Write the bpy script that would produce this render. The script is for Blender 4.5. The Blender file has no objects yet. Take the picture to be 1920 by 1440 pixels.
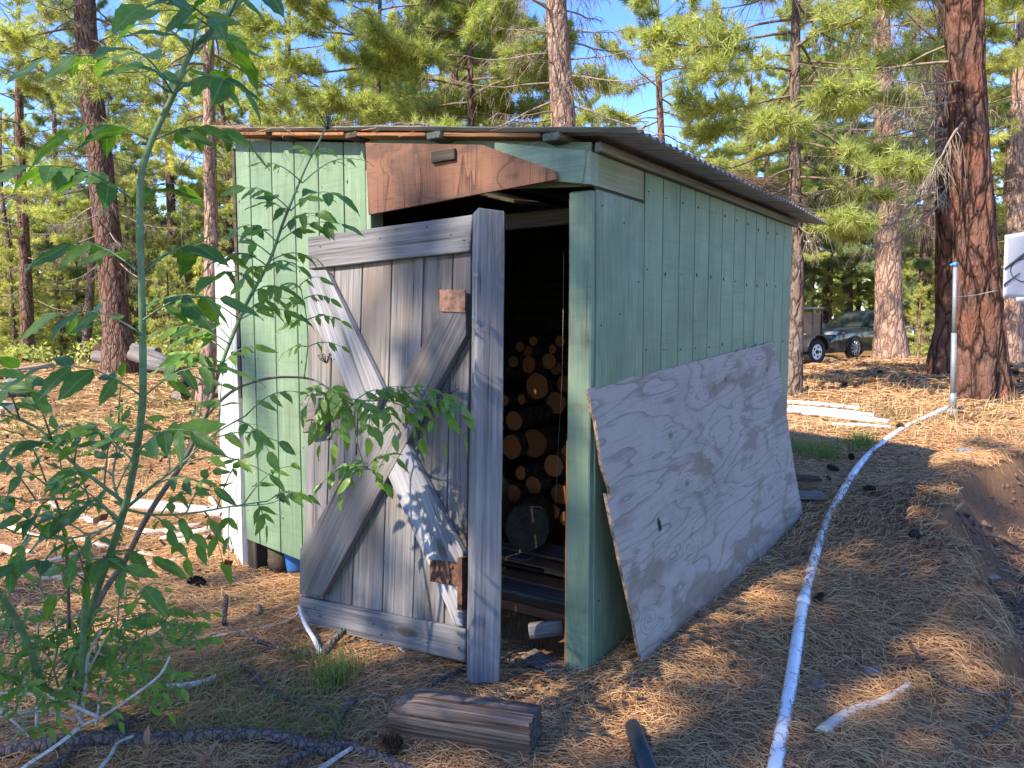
import bpy, bmesh, math, random
import numpy as np
from mathutils import Vector, Matrix, noise
C = bpy.context.scene.collection
scene = bpy.context.scene
RAD = math.radians

# ---------------------------------------------------------------- camera
CAM_H = 1.5
FPX = 1400.0                        # focal length for a 1920 px wide frame
PITCH = math.atan(110 / 1400)
cam_data = bpy.data.cameras.new('camera')
cam_data.sensor_width = 36.0
cam_data.lens = FPX / 1920 * 36
cam_data.clip_start = 0.05
cam_data.clip_end = 2000
cam = bpy.data.objects.new('camera', cam_data)
cam.location = (0, 0, CAM_H)
cam.rotation_euler = (math.pi / 2 - PITCH, 0, 0)
C.objects.link(cam)
scene.camera = cam

# ---------------------------------------------------------------- light
SUN_DIR = Vector((-0.585, -0.47, 0.66)).normalized()     # towards the sun
SUN_EL = math.asin(SUN_DIR.z)
SUN_AZ = math.atan2(SUN_DIR.x, SUN_DIR.y)
world = bpy.data.worlds.new("World")
scene.world = world
world.use_nodes = True
nt = world.node_tree
nt.nodes.clear()
out = nt.nodes.new('ShaderNodeOutputWorld')
bg = nt.nodes.new('ShaderNodeBackground')
sky = nt.nodes.new('ShaderNodeTexSky')
sky.sky_type = 'NISHITA'
sky.sun_disc = False
sky.sun_elevation = SUN_EL
sky.sun_rotation = SUN_AZ
sky.altitude = 900
sky.air_density = 1.0
sky.dust_density = 0.15
sky.ozone_density = 2.5
bg.inputs['Strength'].default_value = 0.15
hs = nt.nodes.new('ShaderNodeHueSaturation'); hs.inputs['Saturation'].default_value = 1.24; hs.inputs['Hue'].default_value = 0.515; hs.inputs['Value'].default_value = 0.95
nt.links.new(sky.outputs[0], hs.inputs['Color']); nt.links.new(hs.outputs[0], bg.inputs['Color'])
nt.links.new(bg.outputs[0], out.inputs['Surface'])
sun_data = bpy.data.lights.new('sun', 'SUN')
sun_data.energy = 3.7
sun_data.angle = RAD(0.53)
sun_data.color = (1.0, 0.88, 0.72)
sun = bpy.data.objects.new('sun', sun_data)
sun.rotation_euler = SUN_DIR.to_track_quat('Z', 'Y').to_euler()
sun.location = (-20, -20, 30)
C.objects.link(sun)
scene.view_settings.view_transform = 'Standard'
scene.view_settings.look = 'None'
scene.view_settings.gamma = 1.0
scene.view_settings.use_curve_mapping = False
scene.view_settings.exposure = 1.75
scene.cycles.max_bounces = 6
scene.cycles.diffuse_bounces = 3
scene.cycles.glossy_bounces = 2
scene.cycles.transmission_bounces = 4
scene.cycles.transparent_max_bounces = 8
scene.cycles.use_denoising = True

# ---------------------------------------------------------------- geometry of the view, used to take real places off the photograph
_cp, _sp = math.cos(PITCH), math.sin(PITCH)
def ray(px, py):
    a = (px - 960) / FPX; b = (720 - py) / FPX
    return Vector((a, _cp + b * _sp, -_sp + b * _cp))
def at(px, py, Y):
    r = ray(px, py); t = Y / r.y
    return Vector((r.x * t, Y, CAM_H + r.z * t))
def on_level(px, py, z=0.0):
    r = ray(px, py); t = (z - CAM_H) / r.z
    return Vector((r.x * t, r.y * t, z))

# ---------------------------------------------------------------- helpers
def tag(o, label=None, cat=None, group=None, kind=None):
    if label: o['label'] = label
    if cat: o['category'] = cat
    if group: o['group'] = group
    if kind: o['kind'] = kind
    return o
def link(o, parent=None):
    C.objects.link(o)
    if parent: o.parent = parent
    return o
def empty(name, loc=(0, 0, 0), rot=(0, 0, 0), parent=None):
    o = bpy.data.objects.new(name, None)
    o.location = loc; o.rotation_euler = rot
    o.empty_display_size = 0.1
    return link(o, parent)
def mesh_obj(name, me, mat=None, parent=None, loc=None, rot=None, scale=None):
    o = bpy.data.objects.new(name, me)
    if mat is not None and len(me.materials) == 0:
        for m in (mat if isinstance(mat, (list, tuple)) else [mat]):
            me.materials.append(m)
    if loc is not None: o.location = loc
    if rot is not None: o.rotation_euler = rot
    if scale is not None: o.scale = scale
    return link(o, parent)
def mesh_np(name, V, F, smooth=False, mat_idx=None):
    """V (n,3), F (m,k) arrays, all faces the same size"""
    V = np.asarray(V, dtype=np.float32); F = np.asarray(F, dtype=np.int32)
    me = bpy.data.meshes.new(name)
    k = F.shape[1]
    me.vertices.add(len(V)); me.vertices.foreach_set('co', V.ravel())
    me.loops.add(F.size); me.loops.foreach_set('vertex_index', F.ravel())
    me.polygons.add(len(F))
    me.polygons.foreach_set('loop_start', np.arange(0, F.size, k, dtype=np.int32))
    me.polygons.foreach_set('loop_total', np.full(len(F), k, dtype=np.int32))
    if mat_idx is not None: me.polygons.foreach_set('material_index', np.asarray(mat_idx, dtype=np.int32))
    if smooth: me.polygons.foreach_set('use_smooth', np.ones(len(F), dtype=bool))
    me.update(calc_edges=True); me.validate()
    return me
class MB:
    """collects polygons, builds ONE mesh"""
    def __init__(s): s.v = []; s.f = []; s.m = []; s.sm = []
    def add(s, vs, fs, m=0, smooth=False):
        n = len(s.v); s.v += [tuple(v) for v in vs]
        for f in fs: s.f.append(tuple(i + n for i in f)); s.m.append(m); s.sm.append(smooth)
    def mesh(s, name):
        me = bpy.data.meshes.new(name); me.from_pydata(s.v, [], s.f)
        me.polygons.foreach_set('material_index', s.m); me.polygons.foreach_set('use_smooth', s.sm)
        me.update(); return me
    def build(s, name, mat, parent=None, **k): return mesh_obj(name, s.mesh(name), mat, parent, **k)
    def box(s, lo, hi, m=0):
        x0, y0, z0 = lo; x1, y1, z1 = hi
        s.add([(x0,y0,z0),(x1,y0,z0),(x1,y1,z0),(x0,y1,z0),(x0,y0,z1),(x1,y0,z1),(x1,y1,z1),(x0,y1,z1)],
              [(0,3,2,1),(4,5,6,7),(0,1,5,4),(1,2,6,5),(2,3,7,6),(3,0,4,7)], m)
    def tube(s, pts, rad, n=8, m=0, cap=True, capm=None, wob=0.0, seed=0, rxy=None):
        pts = [Vector(p) for p in pts]
        if not hasattr(rad, '__len__'): rad = [rad] * len(pts)
        vs = []; ref = None
        rnd = random.Random(seed)
        for i, p in enumerate(pts):
            t = (pts[min(i+1, len(pts)-1)] - pts[max(i-1, 0)])
            if t.length < 1e-9: t = Vector((0,0,1))
            t.normalize()
            if ref is None:
                ref = Vector((0,0,1)) if abs(t.z) < 0.9 else Vector((1,0,0))
            u = t.cross(ref).normalized(); w = u.cross(t).normalized(); ref = w
            for k in range(n):
                a = 2*math.pi*k/n
                r = rad[i] * (1 + (rnd.random()-.5)*wob)
                vs.append(p + (u*math.cos(a) + w*math.sin(a)*(rxy or 1)) * r)
        fs = []
        for i in range(len(pts)-1):
            for k in range(n):
                fs.append((i*n+k, i*n+(k+1)%n, (i+1)*n+(k+1)%n, (i+1)*n+k))
        s.add(vs, fs, m, True)
        if cap:
            b = len(s.v) - len(vs)
            s.f.append(tuple(b + k for k in range(n))[::-1]); s.m.append(m if capm is None else capm); s.sm.append(False)
            e = b + (len(pts)-1)*n
            s.f.append(tuple(e + k for k in range(n))); s.m.append(m if capm is None else capm); s.sm.append(False)
def smooth_path(pts, sub=4):
    P = [Vector(p) for p in pts]; out = []
    for i in range(len(P)-1):
        p0 = P[max(i-1,0)]; p1 = P[i]; p2 = P[i+1]; p3 = P[min(i+2, len(P)-1)]
        for k in range(sub):
            t = k/sub
            out.append(0.5*((2*p1)+(-p0+p2)*t+(2*p0-5*p1+4*p2-p3)*t*t+(-p0+3*p1-3*p2+p3)*t**3))
    out.append(P[-1]); return out
def bevel_box_mesh(name, sx, sy, sz, bev=0.004, jitter=0.0, seed=0, cuts=0):
    bm = bmesh.new()
    bmesh.ops.create_cube(bm, size=1)
    bmesh.ops.scale(bm, vec=(sx, sy, sz), verts=bm.verts)
    if cuts:
        ed = [e for e in bm.edges if abs((e.verts[0].co - e.verts[1].co).x) > sx*.9]
        bmesh.ops.subdivide_edges(bm, edges=ed, cuts=cuts)
    if jitter:
        r = random.Random(seed)
        for v in bm.verts: v.co += Vector((r.uniform(-1,1), r.uniform(-1,1), r.uniform(-1,1)))*jitter
    if bev:
        ed = [e for e in bm.edges if e.is_manifold and e.calc_face_angle(0) > 0.6]
        bmesh.ops.bevel(bm, geom=ed, offset=bev, segments=1, affect='EDGES')
    me = bpy.data.meshes.new(name); bm.to_mesh(me); bm.free(); return me
def board(name, p0, p1, w, t, mat, parent=None, up=Vector((0,0,1)), bev=0.003, jitter=0.0015, seed=0, cuts=3):
    """plank from p0 to p1; w is its width along 'up' (made square to the length), t its thickness"""
    p0 = Vector(p0); p1 = Vector(p1); X = (p1-p0); L = X.length; X.normalize()
    Z = (Vector(up) - X*X.dot(Vector(up))).normalized(); Y = Z.cross(X)
    me = bevel_box_mesh(name, L, t, w, bev, jitter, seed, cuts)
    o = mesh_obj(name, me, mat, parent)
    M = Matrix((X, Y, Z)).transposed().to_4x4(); M.translation = (p0+p1)/2
    o.matrix_local = M
    return o
def prism(name, poly, y0, y1, mat, parent=None, bev=0.0):
    """poly in local x,z extruded along y"""
    bm = bmesh.new()
    vs = [bm.verts.new((x, y0, z)) for x, z in poly]
    f = bm.faces.new(vs)
    r = bmesh.ops.extrude_face_region(bm, geom=[f])
    bmesh.ops.translate(bm, vec=(0, y1-y0, 0), verts=[v for v in r['geom'] if isinstance(v, bmesh.types.BMVert)])
    bmesh.ops.recalc_face_normals(bm, faces=bm.faces)
    if bev: bmesh.ops.bevel(bm, geom=list(bm.edges), offset=bev, segments=1, affect='EDGES')
    me = bpy.data.meshes.new(name); bm.to_mesh(me); bm.free()
    return mesh_obj(name, me, mat, parent)

# ---------------------------------------------------------------- materials
class NB:
    def __init__(s, name, rough=0.8, spec=0.3):
        s.m = bpy.data.materials.new(name); s.m.use_nodes = True
        s.t = s.m.node_tree; s.b = s.t.nodes['Principled BSDF']
        s.b.inputs['Roughness'].default_value = rough
        s.b.inputs['Specular IOR Level'].default_value = spec
        s.tc = s.n('ShaderNodeTexCoord')
    def n(s, k, **p):
        x = s.t.nodes.new(k)
        for a, v in p.items(): setattr(x, a, v)
        return x
    def l(s, a, b): s.t.links.new(a, b)
    def setv(s, node, name, v):
        if hasattr(v, 'is_output') or isinstance(v, bpy.types.NodeSocket): s.l(v, node.inputs[name])
        else: node.inputs[name].default_value = v
    def math(s, op, a, b=None, c=None, clamp=False):
        x = s.n('ShaderNodeMath', operation=op, use_clamp=clamp)
        s.setv(x, 0, a)
        if b is not None: s.setv(x, 1, b)
        if c is not None: s.setv(x, 2, c)
        return x.outputs[0]
    def mapping(s, scale=(1,1,1), src=None, rot=(0,0,0), loc=(0,0,0), rand=0.0):
        m = s.n('ShaderNodeMapping'); m.inputs['Scale'].default_value = scale; m.inputs['Rotation'].default_value = rot
        m.inputs['Location'].default_value = loc
        v = src or s.tc.outputs['Object']
        if rand:
            oi = s.n('ShaderNodeObjectInfo'); a = s.n('ShaderNodeVectorMath', operation='ADD')
            mul = s.math('MULTIPLY', oi.outputs['Random'], rand)
            cx = s.n('ShaderNodeCombineXYZ'); s.l(mul, cx.inputs[0]); s.l(mul, cx.inputs[1]); s.l(mul, cx.inputs[2])
            s.l(v, a.inputs[0]); s.l(cx.outputs[0], a.inputs[1]); v = a.outputs[0]
        s.l(v, m.inputs['Vector']); return m.outputs[0]
    def noise(s, vec, scale, detail=4, rough=0.6, dist=0.0):
        x = s.n('ShaderNodeTexNoise'); s.l(vec, x.inputs['Vector'])
        x.inputs['Scale'].default_value = scale; x.inputs['Detail'].default_value = detail
        x.inputs['Roughness'].default_value = rough; x.inputs['Distortion'].default_value = dist
        return x.outputs['Fac']
    def voro(s, vec, scale, feat='F1', out='Distance', rnd=1.0):
        x = s.n('ShaderNodeTexVoronoi', feature=feat); s.l(vec, x.inputs['Vector'])
        x.inputs['Scale'].default_value = scale; x.inputs['Randomness'].default_value = rnd
        return x.outputs[out]
    def ramp(s, fac, stops, interp='LINEAR'):
        r = s.n('ShaderNodeValToRGB'); r.color_ramp.interpolation = interp
        e = r.color_ramp.elements
        while len(e) < len(stops): e.new(0.5)
        for k, (p, c) in enumerate(stops):
            e[k].position = p; e[k].color = (*c, 1) if len(c) == 3 else c
        s.l(fac, r.inputs[0]); return r.outputs[0]
    def mr(s, v, a, b, c=0.0, d=1.0):
        x = s.n('ShaderNodeMapRange'); s.l(v, x.inputs[0])
        for i, q in zip((1,2,3,4), (a,b,c,d)): x.inputs[i].default_value = q
        return x.outputs[0]
    def mix(s, f, a, b, mode='MIX'):
        x = s.n('ShaderNodeMix', data_type='RGBA', blend_type=mode)
        s.setv(x, 0, f)
        for i, q in ((6, a), (7, b)):
            if isinstance(q, bpy.types.NodeSocket): s.l(q, x.inputs[i])
            else: x.inputs[i].default_value = (*q, 1)
        return x.outputs[2]
    def color(s, c):
        if isinstance(c, bpy.types.NodeSocket): s.l(c, s.b.inputs['Base Color'])
        else: s.b.inputs['Base Color'].default_value = (*c, 1)
    def bump(s, h, strength=0.5, dist=0.01, prev=None):
        x = s.n('ShaderNodeBump'); x.inputs['Strength'].default_value = strength; x.inputs['Distance'].default_value = dist
        s.l(h, x.inputs['Height'])
        if prev: s.l(prev, x.inputs['Normal'])
        s.l(x.outputs[0], s.b.inputs['Normal']); return x.outputs[0]

def mat_plain(name, c, rough=0.6, metal=0.0, var=0.12, scale=8, spec=0.4):
    b = NB(name, rough, spec); v = b.mapping()
    nz = b.noise(v, scale, 5)
    d = tuple(max(0, x*(1-var*2)) for x in c); e = tuple(min(1, x*(1+var)) for x in c)
    b.color(b.ramp(nz, [(0.3, d), (0.7, e)])); b.b.inputs['Metallic'].default_value = metal
    b.bump(nz, 0.15, 0.004)
    return b.m

def mat_wood(name, dark, mid, light, axis='X', fine=1.0, knots=True, bump=0.5, rough=0.85, stain=None, knotc=(0.06,0.045,0.035), rand=13.7, bdist=0.006):
    """weathered sawn wood, grain along 'axis' of the object"""
    b = NB(name, rough, 0.2)
    s = {'X': (0.7, 14, 14), 'Y': (14, 0.7, 14), 'Z': (14, 14, 0.7)}[axis]
    s2 = {'X': (2.0, 90, 90), 'Y': (90, 2.0, 90), 'Z': (90, 90, 2.0)}[axis]
    s3 = {'X': (1.2, 3.2, 3.2), 'Y': (3.2, 1.2, 3.2), 'Z': (3.2, 3.2, 1.2)}[axis]
    v1 = b.mapping(s, rand=rand); v2 = b.mapping(s2, rand=rand); v3 = b.mapping(s3, rand=rand)
    n1 = b.noise(v1, 1.0*fine, 4, 0.6, 0.6); n2 = b.noise(v2, 1.0*fine, 3, 0.7)
    big = b.noise(b.mapping((1.3,1.3,1.3), rand=rand), 1.2, 4, 0.6)
    f = b.math('ADD', b.math('MULTIPLY', n1, 0.5), b.math('MULTIPLY', n2, 0.5))
    col = b.ramp(f, [(0.34, dark), (0.47, mid), (0.62, light)])
    if knots:
        vd = b.voro(v3, 1.0)
        ring = b.math('SINE', b.math('MULTIPLY', vd, 120))
        kk = b.mr(vd, 0.045, 0.10, 1, 0)
        halo = b.math('MULTIPLY', b.mr(vd, 0.08, 0.22, 1, 0), b.mr(ring, -1, 1, 0.2, 0.75))
        col = b.mix(halo, col, tuple(x*0.62 for x in mid))
        col = b.mix(b.math('MULTIPLY', kk, 0.85), col, knotc)
        f = b.math('SUBTRACT', f, b.math('MULTIPLY', kk, 0.25))
    if stain:
        col = b.mix(b.mr(big, 0.48, 0.66, 0, 0.75), col, stain)
    crack = b.mr(n2, 0.30, 0.36, 1, 0)
    col = b.mix(b.math('MULTIPLY', crack, 0.7), col, tuple(x*0.35 for x in dark))
    oi = b.n('ShaderNodeObjectInfo')
    hsv = b.n('ShaderNodeHueSaturation'); b.l(col, hsv.inputs['Color']); b.l(b.mr(oi.outputs['Random'], 0, 1, 0.82, 1.16), hsv.inputs['Value'])
    b.color(hsv.outputs[0])
    b.bump(f, bump, bdist)
    return b.m

def mat_paint(name, c, axis='Z', bare=(0.30, 0.27, 0.22), wear=0.35, dirt=(0.16,0.17,0.10), sawn=True, rand=9.1):
    """old paint on sawn siding: brushed grain relief, rubbed spots, dirt"""
    b = NB(name, 0.62, 0.35)
    s2 = {'X': (3, 110, 110), 'Z': (110, 110, 3)}[axis]
    n2 = b.noise(b.mapping(s2, rand=rand), 1.0, 3, 0.7)
    saw = b.noise(b.mapping((6, 6, 130), rand=rand), 1.0, 2, 0.6)
    big = b.noise(b.mapping(rand=rand), 2.2, 5, 0.65)
    mid = b.noise(b.mapping(rand=rand), 14, 4, 0.6)
    d = tuple(x*0.66 for x in c); e = tuple(min(1, x*1.22) for x in c)
    col = b.ramp(b.math('ADD', b.math('MULTIPLY', big, 0.6), b.math('MULTIPLY', n2, 0.4)), [(0.34, d), (0.64, e)])
    w = b.math('MULTIPLY', b.mr(n2, 0.52, 0.62, 0, 1), b.mr(big, 0.42, 0.62, 0.06, wear))
    crk = b.noise(b.mapping({'X': (1.2, 130, 130), 'Z': (130, 130, 1.2)}[axis], rand=rand, loc=(2,5,3)), 1.0, 3, 0.7)
    col = b.mix(w, col, bare)
    sawc = b.noise(b.mapping((1.5, 1.5, 60), rand=rand), 1.0, 3, 0.7)
    col = b.mix(b.math('MULTIPLY', b.mr(sawc, 0.52, 0.70, 0, 1), 0.35 if sawn else 0.1), col, tuple(x*0.55 for x in c))
    col = b.mix(b.math('MULTIPLY', b.mr(mid, 0.55, 0.75, 0, 1), 0.40), col, dirt)
    strk = b.noise(b.mapping((16, 16, .8), rand=rand), 1.0, 4, 0.65)
    col = b.mix(b.math('MULTIPLY', b.mr(strk, 0.55, 0.75, 0, 1), 0.45), col, tuple(x*0.5 for x in dirt))
    col = b.mix(b.math('MULTIPLY', b.mr(crk, 0.30, 0.37, 1, 0), 0.55 if not sawn else 0.3), col, (0.03,0.035,0.028))
    spot = b.voro(b.mapping(rand=rand), 9.0)
    col = b.mix(b.mr(spot, 0.02, 0.045, 0.7, 0), col, tuple(x*0.3 for x in bare))
    b.color(col)
    h = b.math('ADD', n2, b.math('MULTIPLY', saw, 0.7 if sawn else 0.1))
    b.bump(h, 0.45, 0.004)
    return b.m

def mat_plywood(name, c_light, c_dark, c_patch, knot, axis_scale=(0.9, 1, 3.4), n_rings=26, rough=0.85, seed=0, vert=False, mud=None):
    """rotary-cut plywood face: contour bands of a stretched field, knots, weather stains"""
    b = NB(name, rough, 0.2)
    sx, sy, sz = axis_scale
    v = b.mapping((sx, sy, sz), loc=(seed, seed, seed))
    f0 = b.noise(v, 1.0, 3, 0.45, 0.25)
    kv = b.voro(b.mapping((3.0, 3.0, 4.2), loc=(seed+.3, seed, seed)), 1.0)
    peak = b.mr(kv, 0.0, 0.30, 0.22, 0.0)
    fld = b.math('ADD', f0, peak)
    rw = b.math('FRACT', b.math('MULTIPLY', fld, n_rings)); rings = b.math('SUBTRACT', b.math('MULTIPLY', b.math('POWER', rw, 3.0), 2.0), 1.0); rings = b.math('MULTIPLY', rings, -1.0)
    n2 = b.noise(b.mapping((140, 60, 4) if vert else (4, 60, 140)), 1.0, 4, 0.75)
    n3 = b.noise(b.mapping((5, 60, 150) if vert else (150, 60, 5)), 1.0, 2, 0.7)
    wide = b.noise(b.mapping((1.6, 2, 4.5), loc=(seed, 0, 2.1)), 1.0, 4, 0.6, 0.8)
    g = b.math('ADD', b.math('MULTIPLY', rings, 0.26), b.math('MULTIPLY', n2, 0.95))
    col = b.ramp(g, [(0.18, c_dark), (0.55, c_light)])
    col = b.mix(b.mr(wide, 0.53, 0.60, 0, 0.75), col, c_patch)
    col = b.mix(b.mr(kv, 0.035, 0.10, 0.8, 0), col, knot)
    col = b.mix(b.math('MULTIPLY', b.mr(n3, 0.30, 0.38, 1, 0), 0.45), col, tuple(x*0.4 for x in c_dark))
    ln_ = b.noise(b.mapping((160, 60, 2.2) if vert else (2.2, 60, 160), loc=(4,4,4)), 1.0, 3, 0.7)
    col = b.mix(b.math('MULTIPLY', b.mr(ln_, 0.56, 0.66, 0, 1), 0.55), col, tuple(x*0.55 for x in c_dark))
    grime = b.noise(b.mapping((2.5, 2.5, 2.5), loc=(7, 1, 3)), 1.0, 6, 0.7)
    col = b.mix(b.mr(grime, 0.50, 0.72, 0, 0.55), col, tuple(x*0.75 for x in c_dark))
    if mud:
        sz_ = b.n('ShaderNodeSeparateXYZ'); b.l(b.tc.outputs['Object'], sz_.inputs[0])
        edge = b.math('ADD', sz_.outputs['Z'], b.math('MULTIPLY', b.noise(b.mapping((9,9,9)), 1.0, 5, 0.7), -0.22))
        col = b.mix(b.mr(edge, -0.09, 0.04, 0.7, 0), col, mud)
    b.color(col)
    h = b.math('ADD', b.math('MULTIPLY', rings, 0.25), b.math('ADD', n2, b.math('MULTIPLY', n3, 0.4)))
    b.bump(h, 0.45, 0.004)
    return b.m

def mat_bark(name, plate, groove, red, scale=1.0, bump=1.0, rand=5.0):
    b = NB(name, 0.95, 0.1)
    v = b.mapping((5*scale, 5*scale, 1.5*scale), rand=rand)
    wn = b.noise(b.mapping((3*scale,)*3, rand=rand), 1.0, 4, 0.6)
    va = b.n('ShaderNodeVectorMath', operation='ADD'); sc = b.n('ShaderNodeVectorMath', operation='SCALE')
    nc = b.n('ShaderNodeTexNoise'); b.l(v, nc.inputs['Vector']); nc.inputs['Scale'].default_value = 1.6; nc.inputs['Detail'].default_value = 3
    b.l(nc.outputs['Color'], sc.inputs[0]); sc.inputs['Scale'].default_value = 0.9
    b.l(v, va.inputs[0]); b.l(sc.outputs[0], va.inputs[1])
    e = b.voro(va.outputs[0], 1.5, 'DISTANCE_TO_EDGE')
    fine = b.noise(b.mapping((30*scale, 30*scale, 9*scale), rand=rand), 1.0, 5, 0.7)
    e2 = b.voro(b.mapping((22*scale, 22*scale, 9*scale), rand=rand), 1.0, 'DISTANCE_TO_EDGE')
    h = b.math('ADD', b.mr(e, 0.0, 0.22, 0, 1), b.math('ADD', b.math('MULTIPLY', fine, 0.5), b.math('MULTIPLY', b.mr(e2, 0, .15), 0.15)))
    col = b.mix(b.mr(wn, 0.40, 0.62), plate, red)
    col = b.mix(b.mr(fine, 0.35, 0.65, 0.45, 0), col, groove)
    col = b.mix(b.mr(e, 0.0, 0.10, 0.9, 0), col, groove)
    b.color(col)
    b.bump(h, bump, 0.035/scale)
    return b.m

def mat_leaf(name, ca, cb, trans=0.35, rough=0.55, rand=True, veins=False):
    b = NB(name, rough, 0.35)
    oi = b.n('ShaderNodeObjectInfo')
    nz = b.noise(b.mapping((1,1,1)), 1.3, 3)
    geo = b.n('ShaderNodeNewGeometry')
    f = b.math('ADD', b.math('MULTIPLY', nz, 0.6), b.math('MULTIPLY', geo.outputs['Random Per Island'], 0.4))
    if rand: f = b.math('ADD', f, b.mr(oi.outputs['Random'], 0, 1, -0.12, 0.12))
    col = b.ramp(f, [(0.25, ca), (0.75, cb)])
    b.color(col)
    tr = b.n('ShaderNodeBsdfTranslucent'); b.l(b.mix(1.0, col, (1.3, 1.25, 0.5), 'MULTIPLY'), tr.inputs['Color'])
    mx = b.n('ShaderNodeMixShader'); mx.inputs[0].default_value = trans
    o = b.t.nodes['Material Output']
    b.l(b.b.outputs[0], mx.inputs[1]); b.l(tr.outputs[0], mx.inputs[2]); b.l(mx.outputs[0], o.inputs['Surface'])
    return b.m

M = {}
M['green'] = mat_paint('green_paint', (0.145, 0.222, 0.132), 'Z')
M['green_plain'] = mat_paint('green_paint_plain', (0.135, 0.208, 0.128), 'Z', wear=0.9, sawn=False)
M['green_beam'] = mat_paint('green_paint_beam', (0.18, 0.25, 0.165), 'X', wear=0.8, sawn=False)
M['green_box'] = mat_paint('green_paint_box', (0.19, 0.20, 0.10), 'X', wear=0.6, sawn=False)
M['white_paint'] = mat_paint('white_paint', (0.55, 0.55, 0.53), 'Z', bare=(0.25,0.22,0.19), wear=1.0, sawn=False)
M['grey_wood'] = mat_wood('grey_wood', (0.05,0.045,0.042), (0.145,0.134,0.128), (0.245,0.23,0.22), 'X', stain=(0.165,0.125,0.09))
M['brace_wood'] = mat_wood('brace_wood', (0.07,0.068,0.07), (0.185,0.182,0.19), (0.30,0.295,0.305), 'X')
M['grey_wood_pale'] = mat_wood('grey_wood_pale', (0.06,0.057,0.056), (0.155,0.149,0.149), (0.24,0.233,0.232), 'X')
M['old_wood'] = mat_wood('old_wood', (0.018,0.011,0.008), (0.11,0.07,0.048), (0.30,0.22,0.165), 'X', fine=0.5, bump=1.0, bdist=.02, knots=False)
M['brown_wood'] = mat_wood('brown_wood', (0.10,0.04,0.02), (0.28,0.13,0.06), (0.40,0.22,0.11), 'X')
M['dark_wood'] = mat_wood('dark_wood', (0.02,0.015,0.012), (0.06,0.045,0.035), (0.10,0.08,0.06), 'X', knots=False)
M['rafter'] = mat_wood('rafter_wood', (0.05,0.05,0.045), (0.12,0.125,0.10), (0.22,0.22,0.18), 'X', knots=False)
M['ply_grey'] = mat_plywood('weathered_plywood', (0.34,0.295,0.26), (0.20,0.165,0.14), (0.20,0.155,0.12), (0.09,0.065,0.05), axis_scale=(0.55,1,2.9), n_rings=17, mud=(0.13,0.08,0.055))
M['ply_brown'] = mat_plywood('brown_plywood', (0.20,0.10,0.062), (0.075,0.038,0.027), (0.11,0.065,0.047), (0.06,0.03,0.02), axis_scale=(3.0,1,0.5), n_rings=8, seed=3.0, vert=True)
M['ply_edge'] = mat_plain('plywood_edge', (0.30,0.20,0.13), 0.9, var=0.4, scale=60)
M['rust'] = mat_plain('rusty_iron', (0.13,0.06,0.035), 0.75, 0.3, var=0.4, scale=40)
M['rust_light'] = mat_plain('rusty_plate', (0.36,0.19,0.12), 0.8, 0.1, var=0.35, scale=30)
M['dark'] = mat_plain('black_print_and_shade', (0.02,0.02,0.02), 0.9)  # flat black for print and trim, and for shade painted at hole and wells
M['blue_plastic'] = mat_plain('blue_plastic', (0.05,0.22,0.62), 0.35, var=0.05)
M['paper'] = mat_plain('paper_label', (0.62,0.52,0.42), 0.7, var=0.05)
M['pvc'] = mat_plain('white_pvc', (0.78,0.79,0.80), 0.35, var=0.05, scale=20)
M['abs'] = mat_plain('black_abs', (0.03,0.032,0.036), 0.45, var=0.2, scale=60)
M['galv'] = mat_plain('galvanised_steel', (0.24,0.26,0.27), 0.5, 0.3, var=0.12, scale=12)
M['litter_edge'] = None
# ---------------------------------------------------------------- terrain
_ctl = np.array([
 (-1.7,4.6,-.03),(.35,3.14,0),(0,2.2,0),(-2,2.4,0),(1,2.4,.02),(1.5,3.5,.07),(2.05,5.17,.17),(-4,3,0.02),(-3,1,0),(3,1,0),
 (3.2,4.6,.2),(5.9,9.8,.41),(6.5,10.6,.43),(9,10,.45),(9,6,.3),(2.5,7.5,.28),(5,20,.5),(9,21,.48),(2,15,.4),(14,21,.45),(9.8,27,.22),(14,28,.22),(9,33,.2),(22,25,.3),
 (-2,8,-.02),(-5,8,0),(-6,12,.02),(-2,14,.05),(-10,20,.1),(-5,24,.12),(-14,14,.1),(0,30,.2),(-20,30,.25),(20,45,.2),(-10,45,.3),(0,60,.5),(40,60,.5),(-40,60,.6),(-30,0,0),(30,0,0),(0,-20,0),
 (0,120,1.0),(120,60,1.0),(-120,60,1.0),(0,-100,0),(100,-60,0),(-100,-60,0)], dtype=float)
def _phi(r): return np.sqrt(r*r + 1.0)
_d = np.hypot(_ctl[:,None,0]-_ctl[None,:,0], _ctl[:,None,1]-_ctl[None,:,1])
_A = _phi(_d) + np.eye(len(_ctl))*0.02
_w = np.linalg.solve(_A, _ctl[:,2])
_gul = np.array([(1.75,1.6),(1.95,2.4),(2.07,2.95),(2.39,3.62),(2.96,4.84),(3.37,5.6),(4.4,6.4),(6.2,7.0),(9,7.4)])
def _sd_gully(X, Y):
    best = np.full(X.shape, 1e9); sgn = np.ones(X.shape)
    for (x0,y0),(x1,y1) in zip(_gul[:-1], _gul[1:]):
        dx, dy = x1-x0, y1-y0
        t = np.clip(((X-x0)*dx+(Y-y0)*dy)/(dx*dx+dy*dy), 0, 1)
        d = np.hypot(X-(x0+t*dx), Y-(y0+t*dy))
        s = np.sign((X-x0)*dy-(Y-y0)*dx)
        m = d < best
        best = np.where(m, d, best); sgn = np.where(m, s, sgn)
    return best*sgn                        # > 0 : inside the gully (to the right of the bank edge)
_rs = np.random.default_rng(5)
_wv = [(_rs.uniform(.6, 9), _rs.uniform(0, 6.28), _rs.uniform(0, 6.28)) for _ in range(26)]
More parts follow.
